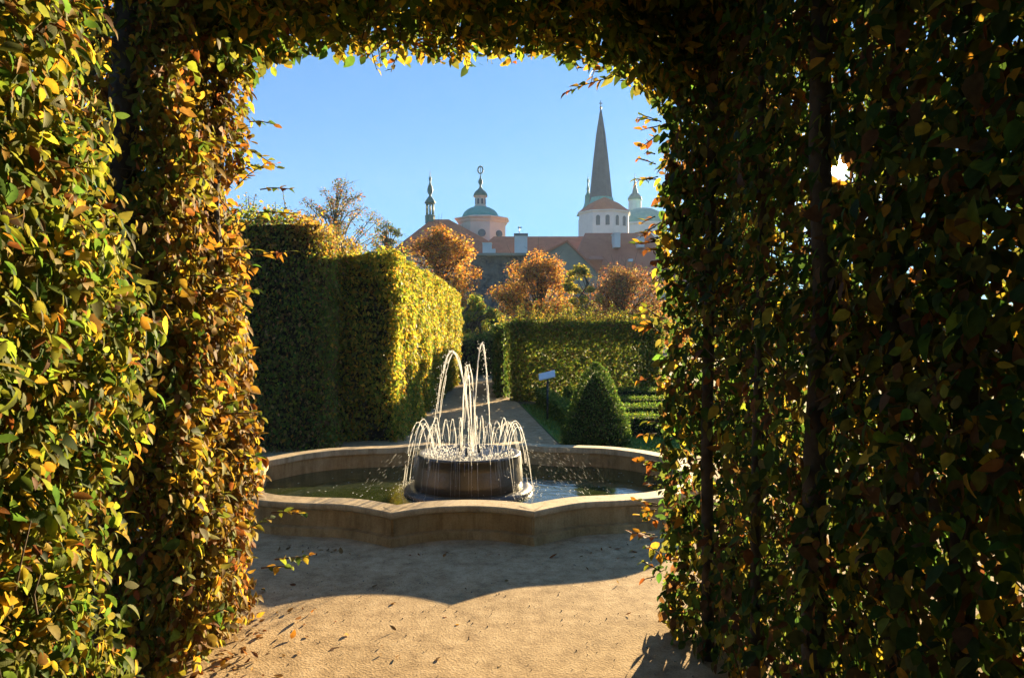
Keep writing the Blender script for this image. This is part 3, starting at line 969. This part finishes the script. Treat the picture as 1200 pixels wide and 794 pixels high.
hedge('hornbeam_hedge', 'tall brown green hornbeam hedge with orange upper corner behind the left of the basin', -7.2, -2.62, 10.45, 12.6, 3.62, {'olive': 5, 'brown': 2, 'green': 3, 'lime': 3, 'tan': 1, 'gold': .7}, 1900, .052, seed=5, sprout=150, mixfn=warm_top, bump=.16, keep=lambda P: P[:, 2] < 3.62 - np.clip(P[:, 0] + 3.5, 0, 9) ** 1.5 * .55 + rng.normal(0, .09, len(P)) + lump(P, 1.6, 6) * .12 - .05)
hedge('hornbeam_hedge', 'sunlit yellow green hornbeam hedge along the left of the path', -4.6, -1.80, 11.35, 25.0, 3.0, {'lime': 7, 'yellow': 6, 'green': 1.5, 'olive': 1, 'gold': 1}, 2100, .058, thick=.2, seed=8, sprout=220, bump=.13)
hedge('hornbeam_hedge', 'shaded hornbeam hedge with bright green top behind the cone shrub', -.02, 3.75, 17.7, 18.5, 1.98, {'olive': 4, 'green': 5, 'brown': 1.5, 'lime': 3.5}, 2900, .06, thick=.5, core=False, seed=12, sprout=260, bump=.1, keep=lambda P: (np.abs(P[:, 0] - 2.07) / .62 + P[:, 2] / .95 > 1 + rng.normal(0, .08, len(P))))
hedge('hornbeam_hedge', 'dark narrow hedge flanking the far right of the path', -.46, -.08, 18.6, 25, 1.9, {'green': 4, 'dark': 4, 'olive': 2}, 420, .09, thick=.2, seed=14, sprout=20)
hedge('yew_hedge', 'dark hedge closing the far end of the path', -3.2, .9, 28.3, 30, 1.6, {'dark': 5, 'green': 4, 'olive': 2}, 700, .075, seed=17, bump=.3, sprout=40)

# low box edging of the parterre
BX = {'green': 5, 'dark': 3, 'lime': 2}
BG = 'low box hedges of the parterre'
for (x0, x1, y0, y1, h, lab) in ((.74, 1.04, 12.7, 17.3, .4, 'low box hedge running beside the grass strip left of the cone shrub'),
                             (1.62, 5.4, 11.85, 12.3, .38, 'nearest low box hedge right of the cone shrub'),
                             (1.22, 5.4, 13.4, 13.8, .38, 'second low box hedge behind the cone shrub'),
                             (1.22, 5.4, 14.9, 15.3, .38, 'third low box hedge behind the cone shrub'),
                             (1.22, 5.4, 16.5, 16.95, .42, 'farthest low box hedge at the foot of the shaded hornbeam hedge')):
    hb = hedge('box_hedge', lab, x0, x1, y0, y1, h, BX, 2600, .032, thick=.1, bump=.02, seed=int(y0 * 10), group=BG, jitter=.9)
    if x0 < 1: hb.rotation_euler = (0, 0, .091)

# cone topiary
cx_, cy_ = 1.31, 11.2
tc_ = empty('cone_shrub', (cx_, cy_, 0), 'dark green clipped cone shrub standing on grass behind the basin', 'shrub')
prof = [(.50, 0), (.535, .1), (.53, .22), (.46, .45), (.365, .7), (.262, .93), (.16, 1.12), (.10, 1.21), (.05, 1.26), (0.005, 1.275)]
n = 15000
zz = np.array([p[1] for p in prof]); rr = np.array([p[0] for p in prof])
z = rng.random(n * 3) * 1.275
keep = rng.random(n * 3) < (np.interp(z, zz, rr) + .04) / .58
z = z[keep][:n]; n = len(z)
a = rng.random(n) * 2 * math.pi
r_ = np.interp(z, zz, rr) - rng.random(n) ** 1.5 * .09
NO = np.column_stack([np.cos(a), np.sin(a), np.full(n, .45)])
P = np.column_stack([cx_ + r_ * np.cos(a), cy_ + r_ * np.sin(a), z])
P += unit(NO) * (lump(P, 5, 4) * .018)[:, None]
ln = rng.normal(.036, .008, n)
leaf_mesh('foliage', P, unit(NO) * .5 + rng.normal(0, .6, (n, 3)), NO + rng.normal(0, .5, (n, 3)) + np.array([0, 0, .4]), ln, ln * .45, colours(n, {'dark': 5, 'green': 4, 'olive': 1}, .25), M['leaf_far'], tc_)
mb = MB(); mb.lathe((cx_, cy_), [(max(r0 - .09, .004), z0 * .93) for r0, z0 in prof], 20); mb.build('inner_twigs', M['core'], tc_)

# information board
bx, by = wx(641.5, 14.2), 14.2
ib = empty('information_board', (bx, by, 0), 'small pale tilted information board on a thin post beside the grass strip', 'sign')
mb = MB(); mb.tube([(bx, by, 0), (bx, by, .83)], .022, 8); mb.build('post', M['metal'], ib)
mb = MB()
q = [(-.17, -.10, -.075), (.15, -.10, .0), (.15, .12, .11), (-.17, .12, .03)]
zt = .87
mb.v += [(bx + a_, by + b_, zt + c_) for a_, b_, c_ in q] + [(bx + a_, by + b_, zt + c_ - .018) for a_, b_, c_ in q]
for f_ in ((0, 1, 2, 3), (7, 6, 5, 4), (0, 4, 5, 1), (1, 5, 6, 2), (2, 6, 7, 3), (3, 7, 4, 0)): mb.face(list(f_))
mb.build('panel', M['panel'], ib)

# ------------------------------------------------------------------ fountain
ROT = R(2)
def fw(u, v):
    return (FX + u * math.cos(ROT) - v * math.sin(ROT), FY + u * math.sin(ROT) + v * math.cos(ROT))


def cat(p, n=8):
    out = []
    m = len(p)
    for i in range(m - 1):
        p0 = p[max(i - 1, 0)]; p1 = p[i]; p2 = p[i + 1]; p3 = p[min(i + 2, m - 1)]
        for j in range(n):
            t = j / n
            out.append(tuple(.5 * ((2 * p1[k]) + (-p0[k] + p2[k]) * t + (2 * p0[k] - 5 * p1[k] + 4 * p2[k] - p3[k]) * t * t + (-p0[k] + 3 * p1[k] - 3 * p2[k] + p3[k]) * t ** 3) for k in (0, 1)))
    return out


# outline of the rim's outer edge: corners joined by curves
seg_front = [(-.59, -1.86), (-.3, -1.70), (0, -1.65), (.3, -1.70), (.59, -1.86)]
seg_fr = [(.59, -1.86), (.8, -1.70), (1.05, -1.56), (1.4, -1.50), (1.8, -1.38), (2.15, -1.1), (2.38, -.78), (2.53, -.55)]
seg_r = [(2.53, -.55), (2.46, -.28), (2.44, 0), (2.46, .28), (2.53, .55)]
def mir(sg, a, b):
    r_ = [(u * a, v * b) for u, v in sg]
    return r_[::-1] if a * b < 0 else r_
outline = cat(seg_front) + cat(seg_fr) + cat(seg_r) + cat(mir(seg_fr, 1, -1)) + cat(mir(seg_front, -1, -1) if False else [(-u, -v) for u, v in seg_front]) + cat([(-u, -v) for u, v in seg_fr]) + cat([(-u, -v) for u, v in seg_r]) + cat(mir(seg_fr, -1, 1))


def offset(poly, d):
    """move a counter-clockwise closed outline outward by d"""
    out = []
    m = len(poly)
    for i in range(m):
        a, b, c = poly[i - 1], poly[i], poly[(i + 1) % m]
        e1 = Vector((b[0] - a[0], b[1] - a[1])).normalized(); e2 = Vector((c[0] - b[0], c[1] - b[1])).normalized()
        n1 = Vector((e1.y, -e1.x)); n2 = Vector((e2.y, -e2.x))
        nn = (n1 + n2); nn.normalize()
        k = 1 / max(.55, nn.dot(n1))
        out.append((b[0] + nn.x * d * k, b[1] + nn.y * d * k))
    return out


def band(prof, closed=True):
    """sweep a cross-section (outward offset, z) round the outline"""
    mb = MB()
    rings = [[(*fw(*p), z) for p in offset(outline, d)] for d, z in prof]
    m = len(outline); k = len(prof)
    for r_ in rings: mb.v += r_
    for i in range(k if closed else k - 1):
        for j in range(m):
            a, b = i * m + j, i * m + (j + 1) % m
            c, d = ((i + 1) % k) * m + (j + 1) % m, ((i + 1) % k) * m + j
            mb.face([a, b, c, d], False)
    return mb


ft = empty('fountain', (FX, FY, 0), 'low stone fountain basin with scalloped rim and round stone pedestal', 'fountain')
band([(-.05, .0), (-.05, .222), (-.19, .222), (-.19, .0)]).build('basin_wall', M['stone'], ft)
band([(-.035, .224), (-.02, .236), (-.005, .243), (0, .262), (0, .280), (-.008, .290), (-.21, .294), (-.215, .288), (-.215, .224)]).build('rim', M['rim_stone'], ft)
band([(.004, .0), (-.004, .072), (-.048, .082), (-.048, .0)]).build('plinth', M['stone'], ft)
mb = MB()
mb.lathe((FX, FY), [(.685, .0), (.69, .075), (.672, .10), (.62, .112)], 64); mb.build('pedestal_foot', M['wet_stone'], ft)
mb = MB()
pp = [(.585, .10), (.575, .2), (.56, .33), (.548, .43), (.562, .436), (.562, .462), (.545, .468), (.50, .462), (.48, .445), (.02, .44)]
mb.lathe((FX, FY), pp, 64); ped = mb.build('pedestal', M['wet_stone'], ft)
for k in range(3):
    a = 2 * math.pi * k / 3 + .4
    mb = MB(); mb.lathe((FX + .12 * math.cos(a), FY + .12 * math.sin(a)), [(.016, .43), (.016, .47), (.009, .53)], 8); mb.build('nozzle', M['metal'], ped)
# water surface
mb = MB()
inner = sorted(offset(outline, -.12), key=lambda p: math.atan2(p[1], p[0]))
mb.v += [(*fw(0, 0), .05)] + [(*fw(*p), .05) for p in inner]
m = len(inner)
for j in range(m): mb.face([0, 1 + j, 1 + (j + 1) % m])
tag(mb.build('water', M['water']), kind='structure')


def jet(name, label, p0, p1, apex, group, strands=3, r0=.006, spread=.012, drops=30, seg=18, parent=None, up_only=False):
    """an arching stream from p0 to p1 whose top reaches apex (m)"""
    p0 = Vector(p0); p1 = Vector(p1)
    h0, h1 = apex - p0.z, apex - p1.z
    t0, t1 = math.sqrt(max(h0, .001)), math.sqrt(max(h1, .001))
    def at(u):
        tt = -t0 + (t0 + t1) * u
        w = u
        return Vector((p0.x + (p1.x - p0.x) * w, p0.y + (p1.y - p0.y) * w, apex - tt * tt))
    mb = MB()
    for s_ in range(strands):
        ph = random.uniform(0, 6)
        ox, oy = random.gauss(0, spread), random.gauss(0, spread)
        oz = random.gauss(0, spread * .6)
        k0 = random.uniform(0, .04)
        k1 = random.uniform(.86, 1.0) if s_ else 1.0
        pts, rad = [], []
        for i in range(seg + 1):
            u = k0 + (k1 - k0) * i / seg
            q = at(u) + Vector((ox, oy, oz)) * (u * 1.4) + Vector((math.sin(u * 31 + ph), math.cos(u * 27 + ph), 0)) * .003
            pts.append(q); rad.append(r0 * .62 * (.75 + .5 * abs(math.sin(u * 23 + ph))) * (1.15 - .55 * u))
        i = 0
        while i < seg:                                  # the stream breaks up more and more as it falls
            u = i / seg
            run = seg if u < .25 and strands == 1 else max(2, int(random.uniform(.5, 1.3) * (7 - 4 * u) * seg / 22))
            j = min(seg, i + run)
            mb.tube(pts[i:j + 1], rad[i:j + 1], 5)
            i = j + (1 if u > .4 and random.random() < .55 else 0)
    for _ in range(drops):
        u = min(1, abs(random.gauss(.75, .22)))
        q = at(u) + Vector((random.gauss(0, 1), random.gauss(0, 1), random.gauss(0, .8))) * (.006 + .03 * u)
        if q.z > .06: mb.drop(q, random.uniform(.002, .0048))
    o = mb.build(name, M['jet'])
    tag(o, label, 'water jet', group)
    return o


TG = 'tall water jets of the fountain'
def top(px, py): return wz(py, FY)
ZT = .46
jet('water_jet', 'left tall water jet bending towards the sunlit hedge', (FX + .04, FY, ZT), (wx(507, FY), FY - .12, ZT), top(528, 412), TG, 5, .0055, .024, 260, 28)
jet('water_jet', 'tallest water jet in the middle of the fountain', (wx(554, FY), FY, ZT), (wx(574, FY), FY + .05, ZT), top(561, 402), TG, 5, .006, .012, 130, 28)
jet('water_jet', 'lower middle water jet between the two tallest ones', (wx(540, FY), FY + .05, ZT), (wx(556, FY), FY - .06, ZT), top(547, 427), TG, 4, .0055, .012, 90, 24)
jet('water_jet', 'thin upright water jet just left of the tallest one', (wx(553, FY), FY + .1, ZT), (wx(542, FY), FY + .15, ZT), top(551, 440), TG, 3, .0045, .01, 60, 20)
SG = 'short water jets round the pedestal'
nsh = 34
for k in range(nsh):
    a = 2 * math.pi * k / nsh + random.gauss(0, .03)
    r0 = random.uniform(.36, .44); r1 = random.uniform(.60, .71)
    ca, sa = math.cos(a), math.sin(a)
    jet('water_jet', 'short curved water jet falling over the pedestal edge into the basin', (FX + r0 * ca, FY + r0 * sa, ZT),
        (FX + r1 * ca, FY + r1 * sa, .06), random.uniform(.73, .83), SG, 1 if sa < -.35 else 2, .0030 if sa < -.35 else .0046, .007, 9, 16)

# churned water on the dish, drips over the edge, splash and spray round the foot
mb = MB()
for _ in range(700):
    a, r_ = random.uniform(0, 6.283), .5 * math.sqrt(random.random())
    mb.drop((FX + r_ * math.cos(a), FY + r_ * math.sin(a), .447 + abs(random.gauss(0, .016))), random.uniform(.003, .009))
for _ in range(60):
    a = random.uniform(0, 6.283)
    z0 = .46; z1 = random.uniform(.12, .4)
    mb.tube([(FX + .566 * math.cos(a), FY + .566 * math.sin(a), z0), (FX + .575 * math.cos(a), FY + .575 * math.sin(a), (z0 + z1) / 2), (FX + .592 * math.cos(a), FY + .592 * math.sin(a), z1)], [.0025, .002, .001], 4)
for _ in range(1500):
    a, r_ = random.uniform(0, 6.283), random.gauss(.68, .07)
    mb.drop((FX + r_ * math.cos(a), FY + r_ * math.sin(a), .052 + abs(random.gauss(0, .035))), random.uniform(.0015, .0045))
for _ in range(190):
    a = random.gauss(-.15, .55); t = random.random()
    r_ = .62 + .85 * t + random.gauss(0, .05); zz_ = .46 - .38 * t * t + random.gauss(0, .08)
    if zz_ > .06:
        p = Vector((FX + r_ * math.cos(a), FY + r_ * math.sin(a), zz_))
        d = Vector((math.cos(a), math.sin(a), -1.1 * t - .2)).normalized() * random.uniform(.015, .04)
        mb.tube([p, p + d], [.0007, .0004], 3)
for _ in range(60):
    a = math.pi + random.gauss(0, .5); t = random.random()
    r_ = .62 + .5 * t; zz_ = .42 - .34 * t * t + random.gauss(0, .06)
    if zz_ > .06:
        p = Vector((FX + r_ * math.cos(a), FY + r_ * math.sin(a), zz_))
        mb.tube([p, p + Vector((math.cos(a), math.sin(a), -.9)).normalized() * random.uniform(.02, .05)], [.0009, .0005], 3)
for _ in range(160):
    u, v = random.uniform(-2.1, 2.1), random.gauss(-.1, .7)
    if abs(v) < 1.2 and math.hypot(u, v) > .75:
        mb.lathe(fw(u, v), [(random.uniform(.004, .012), .0505), (.003, .054)], 6)
tag(mb.build('water_spray', M['jet']), kind='stuff')

# ------------------------------------------------------------------ the leafy arch we look through
AUT_L = {'green': 3, 'lime': 4, 'yellow': 4, 'gold': 2, 'orange': 1, 'rust': 1.5, 'brown': 2, 'olive': 4}
LIT_L = {'green': 4.5, 'lime': 5, 'yellow': 2.6, 'gold': 1.4, 'olive': 5, 'orange': .25, 'rust': .4, 'dark': 1.5, 'brown': 1.2}
SHADE_L = {'green': 2, 'olive': 4, 'dark': 5.5, 'lime': .7, 'yellow': .9, 'gold': .5, 'rust': .4, 'brown': 3}  # darker mix: shade of the right wall put into the leaf colours
JX, JY0, JY1 = -1.64, 3.5, 4.42
RX0, RY0, RX1, RY1 = .88, 4.42, 1.32, 1.2
TOPZ = 3.47

TRX = wx(104, 3.74)
def bare_trunk(P):
    xt = TRX + .26 * P[:, 2] / 4.6
    return ~((np.abs(P[:, 0] + .005 - xt * P[:, 1] / 3.74) < .075 + .03 * lump(P, 4, 9)) & (P[:, 1] < 3.8) & (P[:, 2] > 2.1) & (P[:, 2] < 3.5) & (rng.random(len(P)) < .72))


ar = empty('hornbeam_arch', (-.3, 3.95, 0), 'clipped hornbeam arch framing the fountain, its left jamb golden in the sun', 'hedge arch')
dj = 4300
def warm_jamb(P, C):  # autumn gold, with the jamb's sunlit band put into the leaf colours too
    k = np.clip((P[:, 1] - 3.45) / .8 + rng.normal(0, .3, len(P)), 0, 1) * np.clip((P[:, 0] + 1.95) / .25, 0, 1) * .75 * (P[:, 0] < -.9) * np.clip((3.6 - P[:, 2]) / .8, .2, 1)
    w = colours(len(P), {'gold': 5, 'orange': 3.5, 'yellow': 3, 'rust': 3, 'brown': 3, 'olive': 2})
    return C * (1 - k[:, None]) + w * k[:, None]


# shoots that stick out into the opening
roots, dirs, lens = [], [], []
for _ in range(46):
    roots.append((JX - .02, random.uniform(3.6, 4.4), random.uniform(.25, 3.2))); dirs.append((1, random.gauss(0, .5), random.gauss(.2, .45))); lens.append(random.uniform(.10, .26))
for (px, py, l_) in ((292, 143, .16), (300, 250, .24), (305, 222, .2), (300, 300, .22), (322, 655, .22), (318, 600, .2), (306, 665, .2)):
    roots.append((wx(px, 4.3), 4.3, wz(py, 4.3))); dirs.append((1, -.1, .12)); lens.append(l_)
for _ in range(60):
    roots.append((random.uniform(-1.4, .85), random.uniform(3.6, 4.4), TOPZ + .03)); dirs.append((random.gauss(0, .6), random.gauss(0, .4), -1)); lens.append(random.uniform(.08, .2))
st, a_ = sprigs(roots, dirs, lens, 44, .056, {'lime': 5, 'yellow': 4, 'gold': 3, 'green': 2, 'orange': 1})
arch_shoots = [l[::2] + [l[-1]] if len(l) % 2 == 0 else l for l in st]

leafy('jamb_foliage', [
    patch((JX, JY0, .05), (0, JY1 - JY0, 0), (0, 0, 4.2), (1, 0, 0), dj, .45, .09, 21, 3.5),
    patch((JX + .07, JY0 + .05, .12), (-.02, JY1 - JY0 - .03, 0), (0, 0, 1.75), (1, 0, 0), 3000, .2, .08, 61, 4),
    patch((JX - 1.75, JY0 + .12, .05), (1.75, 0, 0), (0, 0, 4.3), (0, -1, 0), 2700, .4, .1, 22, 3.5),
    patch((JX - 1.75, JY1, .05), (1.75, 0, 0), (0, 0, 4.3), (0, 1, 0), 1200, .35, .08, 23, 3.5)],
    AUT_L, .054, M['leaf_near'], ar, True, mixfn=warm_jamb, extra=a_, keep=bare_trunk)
leafy('lintel_foliage', [
    patch((-1.6, JY0 - .1, TOPZ), (2.9, 0, 0), (0, JY1 - JY0 + .1, 0), (0, 0, -1), 3600, .45, .09, 24, 3),
    patch((-1.6, JY0 - .1, TOPZ), (2.9, 0, 0), (0, 0, 1.0), (0, -1, 0), 2000, .35, .07, 25, 3),
    patch((.50, JY0 + .2, TOPZ), (.42, 0, -.34), (0, .74, 0), (-.6, 0, -.8), 3000, .25, .06, 51, 5),
    patch((-1.60, JY0 + .2, TOPZ - .22), (.26, 0, .24), (0, .74, 0), (.6, 0, -.8), 2600, .25, .06, 52, 5),
    patch((-1.6, JY1, TOPZ), (2.9, 0, 0), (0, 0, 1.0), (0, 1, 0), 1200, .35, .07, 25, 3)],
    {'green': 4, 'lime': 3, 'olive': 4, 'yellow': 3, 'gold': 1, 'dark': 2}, .062, M['leaf_near'], ar, True, droop=1.1)
leafy('unseen_tunnel_foliage', [  # unseen roof and walls round the camera, added to darken the right hedge
    patch((-2.2, -2.4, 4.0), (4.4, 0, 0), (0, 5.9, 0), (0, 0, -1), 420, .3, .1, 26, 2),
    patch((-1.4, -2.4, .05), (3.0, 0, 0), (0, 0, 4.0), (0, 1, 0), 420, .3, .1, 27, 2),
    patch((-1.1, -2.4, .05), (0, 2.8, 0), (0, 0, 4.0), (1, 0, 0), 420, .3, .1, 28, 2),
    patch((1.5, -2.4, .05), (0, 3.5, 0), (0, 0, 4.0), (-1, 0, 0), 420, .3, .1, 29, 2)],
    SHADE_L, .11, M['leaf_far'], ar, False)
trk = [trunk_line(TRX, 3.74, 0, 4.6, (.26, .05), .03), trunk_line(-1.75, 4.1, 0, 4.4, (.05, 0), .02), trunk_line(-2.9, 4.0, 0, 4.4, (0, .1), .02)]
for i, tl in enumerate(trk):
    mb = MB(); mb.tube(tl, [(.085 if i == 0 else .05) * (1.15 - .05 * j) for j in range(len(tl))], 9); mb.build('trunk', M['bark'], ar)
mb = MB()
mb.tube([trk[0][5], Vector((-2.0, 3.9, 3.35)), Vector((-1.5, 3.95, 3.62)), Vector((-.6, 4.0, 3.7)), Vector((.4, 4.0, 3.68)), Vector((1.3, 4.1, 3.6))], [.05, .042, .034, .028, .026, .03], 7)
mb.build('bent_branch', M['bark'], ar)
tw_ = rand_twigs((JX, JY0, .1), (0, JY1 - JY0, 0), (0, 0, 3.9), (1, 0, 0), .45, 420, .15, .5) + rand_twigs((JX - 1.7, JY0, .1), (1.7, 0, 0), (0, 0, 3.9), (0, -1, 0), .5, 520, .15, .5) + [l for l in rand_twigs((-1.6, JY0, TOPZ + .08), (2.9, 0, 0), (0, .9, 0), (0, 0, -1), .35, 500, .1, .3) if l[2].z > TOPZ + .03]
tw_ = [l for l in tw_ if not (l[2].x < -9 or (JX - .03 < l[2].x < .9 and l[2].z < TOPZ)) and min(p.y for p in l) > JY0 + .1] + arch_shoots
twig_mass(tw_, .004).build('twigs', M['twig'], ar)
# near left hedge wall, in the sun that falls through the opening
nl_ = empty('hornbeam_hedge', (-1.7, 1.5, 0), 'near hedge of green and yellow leaves at the left edge', 'hedge')
LX0, LY0, LX1, LY1 = -1.28, 2.45, -1.06, .35
leafy('foliage', [
    patch((LX0, LY0, .05), (LX1 - LX0, LY1 - LY0, 0), (0, 0, 4.0), (1, .1, 0), 10500, .45, .13, 31, 5),
    patch((LX0 - .9, LY0, .05), (.9, 0, 0), (0, 0, 4.0), (0, 1, 0), 1500, .35, .08, 32, 4)],
    LIT_L, .041, M['leaf_near'], nl_, 2, keep=lambda P: P[:, 1] < 2.45 - np.clip(P[:, 2] - 1.9, 0, 9) * .35 + rng.normal(0, .05, len(P)), droop=.9, jitter=1.0, wr=.52)
for k in range(3):
    mb = MB(); tl = trunk_line(-1.62 + .04 * k, 2.1 - .6 * k, 0, 4.1, (.02, .02), .015); mb.tube(tl, [.05] * len(tl), 8); mb.build('trunk', M['bark'], nl_)
twig_mass([l for l in rand_twigs((LX0, LY0, .1), (LX1 - LX0, LY1 - LY0, 0), (0, 0, 3.8), (1, 0, 0), .45, 700, .08, .25) if max(p.x + (p.y - 2.45) * .105 for p in l) < LX0 - .02 and l[2].y < 2.1], .003).build('twigs', M['twig'], nl_)
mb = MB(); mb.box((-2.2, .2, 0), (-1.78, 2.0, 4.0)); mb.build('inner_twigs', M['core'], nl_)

# right hedge wall: thin, dark against the light and in its leaf colours, the sun behind it
rh = empty('hornbeam_hedge', (1.2, 2.8, 0), 'dark hedge wall at the right with the low sun shining through it', 'hedge')
UX, UY = RX1 - RX0, RY1 - RY0
ul = math.hypot(UX, UY)
RN = (-abs(UY) / ul, -abs(UX) / ul, 0)
RN = (UY / ul, -UX / ul, 0)          # faces left, towards the view
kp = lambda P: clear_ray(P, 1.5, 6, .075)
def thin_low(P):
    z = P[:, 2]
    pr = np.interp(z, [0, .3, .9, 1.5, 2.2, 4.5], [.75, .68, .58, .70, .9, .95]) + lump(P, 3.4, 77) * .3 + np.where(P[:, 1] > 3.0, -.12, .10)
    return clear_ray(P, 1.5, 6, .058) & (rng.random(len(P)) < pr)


roots, dirs, lens = [], [], []
for _ in range(40):
    roots.append((RX0, RY0 - random.uniform(0, .25), random.uniform(.2, 3.3))); dirs.append((-1, random.gauss(.3, .4), random.gauss(.1, .45))); lens.append(random.uniform(.06, .16))
for px, py, l_ in ((745, 82, .42), (760, 60, .3)):
    roots.append((wx(px, 4.35), 4.35, wz(py, 4.35))); dirs.append((-1, .1, -.15)); lens.append(l_)
st, a_ = sprigs(roots, dirs, lens, 44, .054, {'gold': 4, 'orange': 3, 'yellow': 3, 'lime': 3, 'rust': 2, 'green': 2})

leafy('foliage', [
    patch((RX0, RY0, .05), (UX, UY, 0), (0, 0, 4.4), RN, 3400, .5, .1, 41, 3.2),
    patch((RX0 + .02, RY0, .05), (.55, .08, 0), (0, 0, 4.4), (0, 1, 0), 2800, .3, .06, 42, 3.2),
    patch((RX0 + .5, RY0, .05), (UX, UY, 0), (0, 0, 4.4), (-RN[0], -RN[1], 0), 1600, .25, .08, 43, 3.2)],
    SHADE_L, .058, M['leaf_near'], rh, True, keep=thin_low, extra=a_)
for px, yy, r_ in ((955, 2.78, .042), (1045, 2.45, .022), (885, 3.3, .02), (1130, 2.2, .035), (830, 3.9, .03)):
    x_ = wx(px, yy)
    tl = trunk_line(x_, yy, 0, 4.4, (.03, .0), .012)
    tl = [p for p in tl]
    mb = MB(); mb.tube(tl, [r_ * (1.15 - .05 * j) for j in range(len(tl))], 8); mb.build('trunk', M['bark'], rh)
tws = rand_twigs((RX0 + .1, RY0, .05), (UX, UY, 0), (0, 0, 2.2), RN, .4, 900, .15, .6, .8) + rand_twigs((RX0 + .1, RY0, 2.2), (UX, UY, 0), (0, 0, 2.0), RN, .4, 420, .15, .5, .7)
def off_ray(l):
    o = Vector((0, 0, EYE))
    return all(((p - o) - SUN_DIR * (p - o).dot(SUN_DIR)).length > .035 for p in (l[0], l[0].lerp(l[2], .25), l[1], l[0].lerp(l[2], .75), l[2]))
inside = lambda l: (l[2] - Vector((RX0, RY0, 0))).dot(Vector(RN)) < .0 and l[2].x > RX0
twig_mass([l for l in tws if off_ray(l) and inside(l)] + st, .004).build('twigs', M['twig'], rh)
# ------------------------------------------------------------------ litter on the sand
n = 110
P = np.column_stack([rng.uniform(-2.3, 2.2, n), rng.uniform(2.6, 6.6, n), np.full(n, .008)])
bpts = np.column_stack([rng.uniform(-1.9, 1.5, 90), 5.85 + rng.normal(0, .12, 90), np.full(90, .008)])
jp = np.column_stack([rng.normal(-1.5, .15, 130), rng.uniform(3.3, 4.6, 130), np.full(130, .009)])
P = np.concatenate([P, bpts, jp])
ok = np.array([math.hypot((p[0] - FX) / 2.75, (p[1] - FY) / 2.0) > 1.0 for p in P])
P = P[ok]; n = len(P)
ln = np.clip(rng.normal(.036, .014, n), .015, .075)
o = leaf_mesh('fallen_leaves', P, np.column_stack([rng.normal(0, .35, n), rng.normal(0, .35, n), np.ones(n)]), rng.normal(0, 1, (n, 3)), ln, ln * .6,
              colours(n, {'brown': 6, 'rust': 3, 'tan': 2, 'gold': 1}), M['leaf_near'], None, True, curl=-.25)
tag(o, kind='stuff')
mb = MB()
for _ in range(1500):
    x, y = random.uniform(-2.4, 2.2), random.uniform(2.4, 6.6)
    if math.hypot((x - FX) / 2.75, (y - FY) / 2.0) < 1.0: continue
    mb.drop((x, y, .006), random.choice((.0015, .002, .002, .003, .003, .005)))
tag(mb.build('gravel', M['pebble']), kind='stuff')
